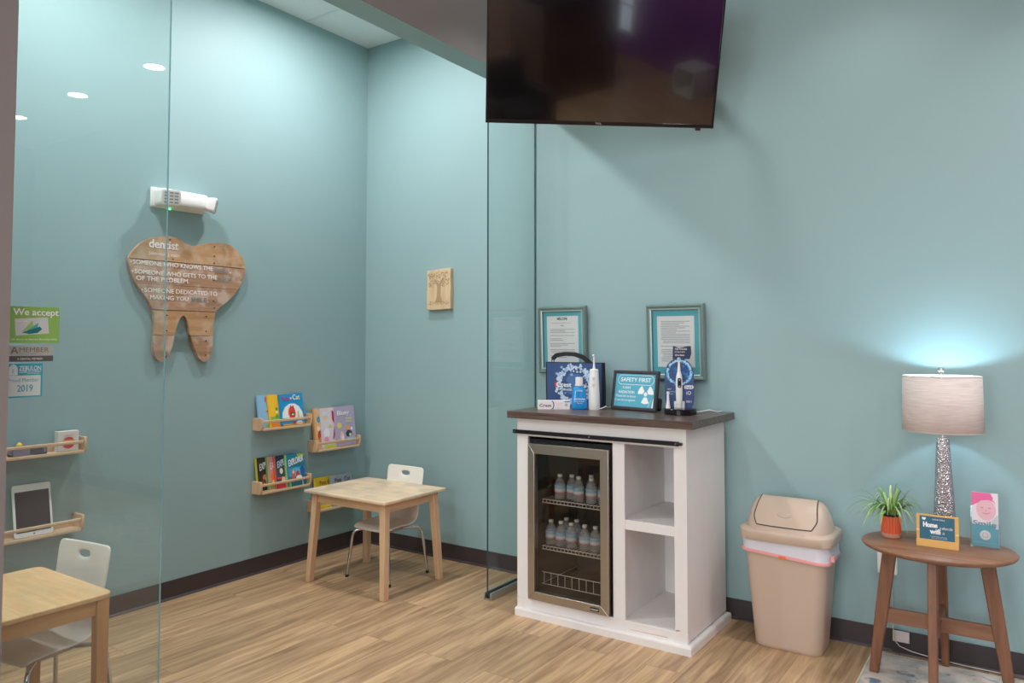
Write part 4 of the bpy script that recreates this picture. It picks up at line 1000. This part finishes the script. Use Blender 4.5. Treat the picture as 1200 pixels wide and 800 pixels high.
def shade_mat():
    m = bpy.data.materials.new('linen_shade'); m.use_nodes = True; tt = m.node_tree; tt.nodes.clear()
    o = tt.nodes.new('ShaderNodeOutputMaterial'); d = tt.nodes.new('ShaderNodeBsdfDiffuse'); tr = tt.nodes.new('ShaderNodeBsdfTranslucent')
    tc = tt.nodes.new('ShaderNodeTexCoord'); mp = tt.nodes.new('ShaderNodeMapping'); mp.inputs['Scale'].default_value = (14, 14, 260)
    n = tt.nodes.new('ShaderNodeTexNoise'); n.inputs['Scale'].default_value = 1; n.inputs['Detail'].default_value = 4
    tt.links.new(tc.outputs['Object'], mp.inputs[0]); tt.links.new(mp.outputs[0], n.inputs['Vector'])
    r = tt.nodes.new('ShaderNodeValToRGB'); r.color_ramp.elements[0].position = .3; r.color_ramp.elements[1].position = .65
    r.color_ramp.elements[0].color = lin(220,204,198); r.color_ramp.elements[1].color = lin(238,226,220)
    tt.links.new(n.outputs['Fac'], r.inputs[0]); tt.links.new(r.outputs[0], d.inputs[0]); tt.links.new(r.outputs[0], tr.inputs[0])
    mx = tt.nodes.new('ShaderNodeMixShader'); mx.inputs[0].default_value = .2
    tt.links.new(d.outputs[0], mx.inputs[1]); tt.links.new(tr.outputs[0], mx.inputs[2]); tt.links.new(mx.outputs[0], o.inputs[0])
    return m
m = M(); m.lathe([(.151,.462),(.1475,.690)], seg=64, cap=False); sh = m.build('shade', shade_mat(), t, smooth=80, solid=.0016)
for z, r_ in ((.462,.151),(.690,.1475)):
    m = M(); m.tube([(r_*cos(2*pi*k/48), r_*sin(2*pi*k/48), z) for k in range(49)], .0018, 6)
    if z < .5: m.build('shade_ring', C_('shade_trim', (206,196,190), .6), sh)
for k in range(3): a = 2*pi*k/3+.4; m.tube([(.004*cos(a), .004*sin(a), .684), (.147*cos(a), .147*sin(a), .688)], .0016, 6)
m.build('shade_ring', C_('shade_trim', (206,196,190), .6), sh)
m = M(); m.tube([(.0,0,.478),(.05,0,.50),(.05,0,.62),(.0,0,.68)], .0015, 6); m.tube([(.0,0,.478),(-.05,0,.50),(-.05,0,.62),(.0,0,.68)], .0015, 6); m.lathe([(.012,.478),(.014,.48),(.014,.515)], seg=16); m.build('harp', C_('brass_harp', (180,160,110), .3, metal=.8), t)
m = M(); m.lathe([(.012,.516),(.016,.53),(.029,.56),(.030,.575),(.024,.595),(.010,.606),(.001,.608)], seg=20); m.build('bulb', emit('cool_bulb', (222,240,255), 9), t)
m = M(); m.lathe([(.003,.684),(.009,.692),(.009,.700),(.005,.703),(.010,.708),(.012,.716),(.009,.725),(.001,.728)], seg=20); m.build('finial', mat('clear_finial', (210,206,200), .1, .6), t)
LPOS = (3.605, -.215, ZT+.565)

# potted plant
t = thing('potted_plant', 'spider plant in a ribbed terracotta pot on the side table', 'plant', (3.405, -.240, ZT))
m = M(); rings = []
N = 72
for z, r_ in ((.018,.0385),(.086,.0395),(.089,.0385)):
    rings.append([Vector(((r_ + .0012*cos(24*2*pi*i/N))*cos(2*pi*i/N), (r_+.0012*cos(24*2*pi*i/N))*sin(2*pi*i/N), z)) for i in range(N)])
m.loft(rings); m.build('pot', TERRA, t, smooth=40)
m = M(); m.lathe([(.035,0),(.037,.002),(.0385,.012),(.0388,.018)], seg=40); m.build('pot_foot', CLAY, t)
m = M(); m.lathe([(.036,.0885),(.030,.092),(.001,.094)], seg=24); m.build('soil', SOIL, t)
m = M(); rnd = random.Random(12)
for k in range(84):
    az = rnd.uniform(0, 2*pi); ln_ = rnd.uniform(.11, .20); rise = rnd.uniform(.045, .115); w0 = rnd.uniform(.0026, .0042)
    if k % 4 == 0: rise = rnd.uniform(.10, .14); ln_ = rnd.uniform(.05, .10)
    d = Vector((cos(az), sin(az), 0))
    if d.y > .3: ln_ *= .75
    if d.x > .35: ln_ *= .78
    if d.x > .3 and -.8 < d.y < .1: rise += .02; ln_ *= .8
    sd = Vector((-d.y, d.x, 0)); p0 = d*rnd.uniform(.002, .02)+Vector((0,0,.090)); prev = None; NS = 9
    droop = rnd.uniform(.6, 1.25)
    m.mi = rnd.choice((0,0,1))
    tw = rnd.uniform(-.3, .3)
    for j in range(NS+1):
        s_ = j/NS
        p = p0 + d*ln_*s_ + sd*tw*.05*s_*s_ + Vector((0,0, rise*(2.4*s_-2.4*droop*s_*s_)))
        p.z = max(p.z, .012)
        w = w0*(1-s_**2.2)*(.6+.8*min(1, s_*4))+.0003
        row = [m.v(p-sd*w), m.v(p+Vector((0,0,-w*.35))), m.v(p+sd*w)]
        if prev:
            m.face([prev[0], prev[1], row[1], row[0]]); m.face([prev[1], prev[2], row[2], row[1]])
        prev = row
m.build('foliage', [LEAF, LEAF2], t, smooth=60)

# wifi sign
t = thing('wifi_sign', 'gold wooden holder with a teal home is where the wifi is card', 'sign', (3.588, -.335, ZT), 0, R(-4))
m = M(); m.box(-.076, .076, .003, .012, 0, .128); m.build('back_board', GOLD, t, bevel=.001)
m = M(); m.box(-.076, .076, -.008, .003, 0, .030); m.build('front_lip', GOLD, t, bevel=.001)
m = M(); m.box(-.0755, -.065, -.001, .003, .062, .066); m.box(.064, .0755, -.001, .003, .056, .060); m.build('corner_clip', C_('pale_gold', (236,204,140), .3, metal=.4), t)
m = M(); m.box(-.064, .061, .0004, .0026, .030, .122); cd = m.build('card', C_('deep_teal_card', (34,100,124), .5), t, smooth=0)
m = M(); yy = -.0002
m.text('Home', -.050, .078, .050, .020, yy, .05); m.text('wifi', -.026, .053, .036, .020, yy, .05)
m.text('is where the', .008, .073, .046, .012, yy, 0, .3); m.text('is', .018, .054, .008, .010, yy, 0, .3)
m.text('YOUR SMILE', -.018, .108, .045, .005, yy); m.text('network: guest', -.026, .041, .060, .004, yy); m.text('password: smile', -.02, .035, .055, .004, yy)
m.flat([(-.056,.113),(-.052,.117),(-.048,.114),(-.044,.117),(-.040,.113),(-.046,.104),(-.048,.108),(-.05,.104)], yy)
m.build('lettering', WHITEINK, cd, smooth=0)

# brochure holder
t = thing('brochure_holder', 'clear acrylic brochure holder on the right of the side table', 'brochure holder', (3.748, -.215, ZT), 0, R(-6))
m = M(); w = .052
m.box(-w, w, .012, .014, 0, .16); m.box(-w, w, -.016, -.014, 0, .095); m.box(-w, -w+.002, -.014, .012, 0, .095); m.box(w-.002, w, -.014, .012, 0, .095); m.box(-w, w, -.016, .014, 0, .003)
m.build('pocket', ACRYL, t, smooth=0)
t = thing('brochure', 'tall smile brochure with pink portrait in the clear holder', 'brochure', (3.748, -.2145, ZT+.0035), 0, R(-6))
m = M(); m.box(-.046, .046, 0, .008, 0, .213); m.build('folded_sheet', C_('brochure_white', (228,214,220), .4), t, smooth=0)
m = M(); yy = -.0006
PK = [C_('print_magenta', (226,90,150)), C_('print_blush', (232,196,206)), C_('print_skin', (226,176,186)), C_('print_aqua', (50,160,180)), C_('print_rose', (206,130,150)), C_('print_white', (240,232,226)), C_('print_grey', (190,196,196))]
m.flat([(-.046,.158),(-.03,.168),(0,.182),(.03,.19),(.02,.213),(-.046,.213)], yy)
m.mi = 2; m.disc(.004, .146, .034, .042, yy-.0003, 28)
m.mi = 0; m.flat([(-.026,.172),(-.02,.186),(.0,.194),(.02,.193),(.034,.18),(.036,.168),(.03,.18),(.012,.186),(-.012,.182)], yy-.0006)
m.mi = 4
for a in (-.010, .016): m.disc(a, .153, .005, .0025, yy-.0008, 12)
m.flat([(-.012,.134),(-.004,.129),(.006,.128),(.016,.132),(.02,.137),(.012,.134),(.002,.132)], yy-.0008); m.disc(.003, .142, .002, .004, yy-.0007, 8)
m.mi = 6; m.flat([(.02,.1),(.046,.09),(.046,.13),(.034,.118)], yy-.0004)
m.mi = 3; m.rect(-.046, .046, 0, .072, yy-.0006); m.rect(-.046, .036, .072, .084, yy-.0006)
m.mi = 5; m.disc(0, .044, .019, .019, yy-.0010, 28); m.mi = 2; m.ring(0, .044, .008, .011, yy-.0013)
m.mi = 6; m.text('healthy smiles start here', -.036, .012, .072, .005, yy-.0012)
m.build('cover_print', PK, t, smooth=0)
m = M(); m.text('Smile', -.042, .080, .08, .020, yy-.0016, .03); m.build('lettering', C_('smile_ink', (70,140,150)), t, smooth=0)

# outlet, plug, adapter
t = thing('wall_outlet', 'white wall outlet half hidden behind the left leg of the side table', 'outlet', (3.352, 0, .405))
m = M(); m.xz(rr2(.082, .122, .006), -.006, 0); m.build('cover_plate', WHITE, t, bevel=.0015)
for z in (-.028, .028): m = M(); m.xz(rr2(.034, .03, .008, 0, z), -.0085, -.005); m.build('socket', WHITE, t)
m = M(); m.tube([(3.37,-.012,.36),(3.373,-.03,.22),(3.375,-.030,.11),(3.380,-.031,.06),(3.40,-.031,.038),(3.45,-.031,.025),(3.52,-.031,.018),(3.64,-.033,.012),(3.80,-.035,.012)], .0022, 8)
cd = tag(m.build('power_cord', C_('cord_white', (206,200,196), .4), smooth=60), 'thin white cord with a small tag hanging under the side table', 'cord')
m = M(); m.box(3.371, 3.439, -.027, -.018, .055, .103); adopt(m.build('cord_tag', C_('tag_white', (226,214,212), .5), bevel=.0015), cd)

# ------------------------------------------------------------------ unseen half of the waiting room, seen only as reflections
DKW = wood('dark_reception_wood', (62,40,30), (96,64,46), 'x', 1., .5)
t = thing('reception_desk', 'dark wood reception desk behind the viewer', 'desk', (6.35, -6.5, 0))
M().box(-.62, .62, -.4, .4, 0, 1.25).build('front_panel', DKW, t, bevel=.01); M().box(-.68, .68, -.46, .46, 1.25, 1.30).build('counter', BLACK, t, bevel=.006)
DF = mat('dark_upholstery', (40,36,38), .85)
def armchair(loc, rz, label):
    t = thing('armchair', label, 'chair', loc, rz)
    M().box(-.36, .36, -.34, .3, .18, .46).build('seat', DF, t, bevel=.04); M().box(-.36, .36, .22, .4, .3, .95).build('backrest', DF, t, bevel=.05)
    for s_ in (-1, 1): M().box(s_*.36-.07, s_*.36+.07, -.34, .32, .18, .64).build('armrest', DF, t, bevel=.03)
    for a in (-.34, .34):
        for b in (-.28, .3): M().bar((a, b, 0), (a, b, .18), .03, .03, .05, .05).build('leg', DKW, t)
armchair((4.75, -5.35, 0), pi, 'dark upholstered armchair behind the viewer')
t = thing('storage_cube', 'low white storage cube by the plum wall behind the viewer', 'storage cube', (7.72, -5.3, 0))
m = M(); m.box(-.2, .2, -.2, .2, 0, .02); m.box(-.2, .2, -.2, .2, .36, .38); m.box(-.2, .2, -.2, -.18, .02, .36); m.box(-.2, .2, .18, .2, .02, .36); m.box(.18, .2, -.18, .18, .02, .36); m.build('box', WHITE, t, bevel=.002)

# ------------------------------------------------------------------ lights
LENS = emit('lit_diffuser', (255,250,240), 30)
KP, WPOW = .40, 64
def downlight(x, y, power, label, color=(.985, .985, .98), spread=160, r=.075):
    t = thing('recessed_downlight', label, 'ceiling light', (x, y, H-.0045), group='recessed downlights')
    m = M(); seg = 32; m.lathe([(r,0),(r+.02,0),(r+.02,-.004),(r+.012,-.008),(r,-.006)], seg=seg, cap=False); m.build('trim_ring', WHITE, t)
    m = M(); m.lathe([(r, -.002),(r*.5,-.0025)], seg=seg, cap=True); m.build('diffuser', LENS, t)
    L = bpy.data.lights.new('downlight', 'AREA'); L.shape = 'DISK'; L.size = r*2; L.energy = power*KP; L.color = color; L.spread = R(spread)
    o = bpy.data.objects.new('downlight', L); COL.objects.link(o); o.location = (x, y, H-.02)
for i, (x, y, w) in enumerate(((2.11, -.68, 12), (3.30, -.68, 11), (4.49, -.68, 23), (5.67, -.68, 25), (6.80, -.68, 22), (4.0, -3.1, 18), (6.2, -3.1, 50), (4.0, -5.6, 100), (6.2, -5.6, 120), (2.2, -5.0, 50))):  # rows farther back are unseen; the rearmost brighten what the television reflects
    downlight(x, y, w, 'recessed downlight in the waiting room ceiling', spread=105 if y > -1 else 160)
for x, y in ((.69, -.85), (.69, -2.15), (.69, -3.6), (.69, -5.2)):  # farthest one added out of view, to lift the ambient light here
    downlight(x, y, 56, 'recessed downlight in the play room ceiling', (1, .965, .982), 178)
def area(loc, rot, sx, sy, power, color):
    L = bpy.data.lights.new('window_daylight', 'AREA'); L.shape = 'RECTANGLE'; L.size = sx; L.size_y = sy; L.energy = power; L.color = color
    o = bpy.data.objects.new('window_daylight', L); COL.objects.link(o); o.location = loc; o.rotation_euler = rot
for xc in (2.65, 4.75): area((xc, YB+.08, 1.75), (R(90), 0, 0), 1.45, 1.85, WPOW, (.92, .97, 1))  # broad soft fill placed at the two added windows

L = bpy.data.lights.new('lamp_bulb', 'POINT'); L.energy = 7; L.color = (.55, .82, 1); L.shadow_soft_size = .025
o = bpy.data.objects.new('lamp_bulb', L); COL.objects.link(o); o.location = (LPOS[0], LPOS[1], LPOS[2]+.06)

W = bpy.data.worlds.new('world'); SC.world = W; W.use_nodes = True
W.node_tree.nodes['Background'].inputs[0].default_value = (.6, .7, .8, 1); W.node_tree.nodes['Background'].inputs[1].default_value = .3

# ------------------------------------------------------------------ camera
cam = bpy.data.cameras.new('camera'); co = bpy.data.objects.new('camera', cam); COL.objects.link(co)
cam.sensor_width = 36; cam.lens = 890.4/1200*36; cam.shift_y = -.03; cam.clip_start = .05
co.location = (3.9279, -3.8823, 1.4)
co.rotation_euler = (R(90+2.4116), 0, R(34.4346))
SC.camera = co
SC.view_settings.view_transform = 'Standard'; SC.view_settings.look = 'None'; SC.view_settings.gamma = 1
SC.view_settings.use_curve_mapping = False
SC.view_settings.exposure = 0.0
SC.cycles.max_bounces = 10; SC.cycles.transparent_max_bounces = 24; SC.cycles.diffuse_bounces = 5; SC.cycles.glossy_bounces = 4
SC.cycles.use_denoising = True
SC.cycles.sample_clamp_indirect = 4
SC.cycles.caustics_reflective = False; SC.cycles.caustics_refractive = False
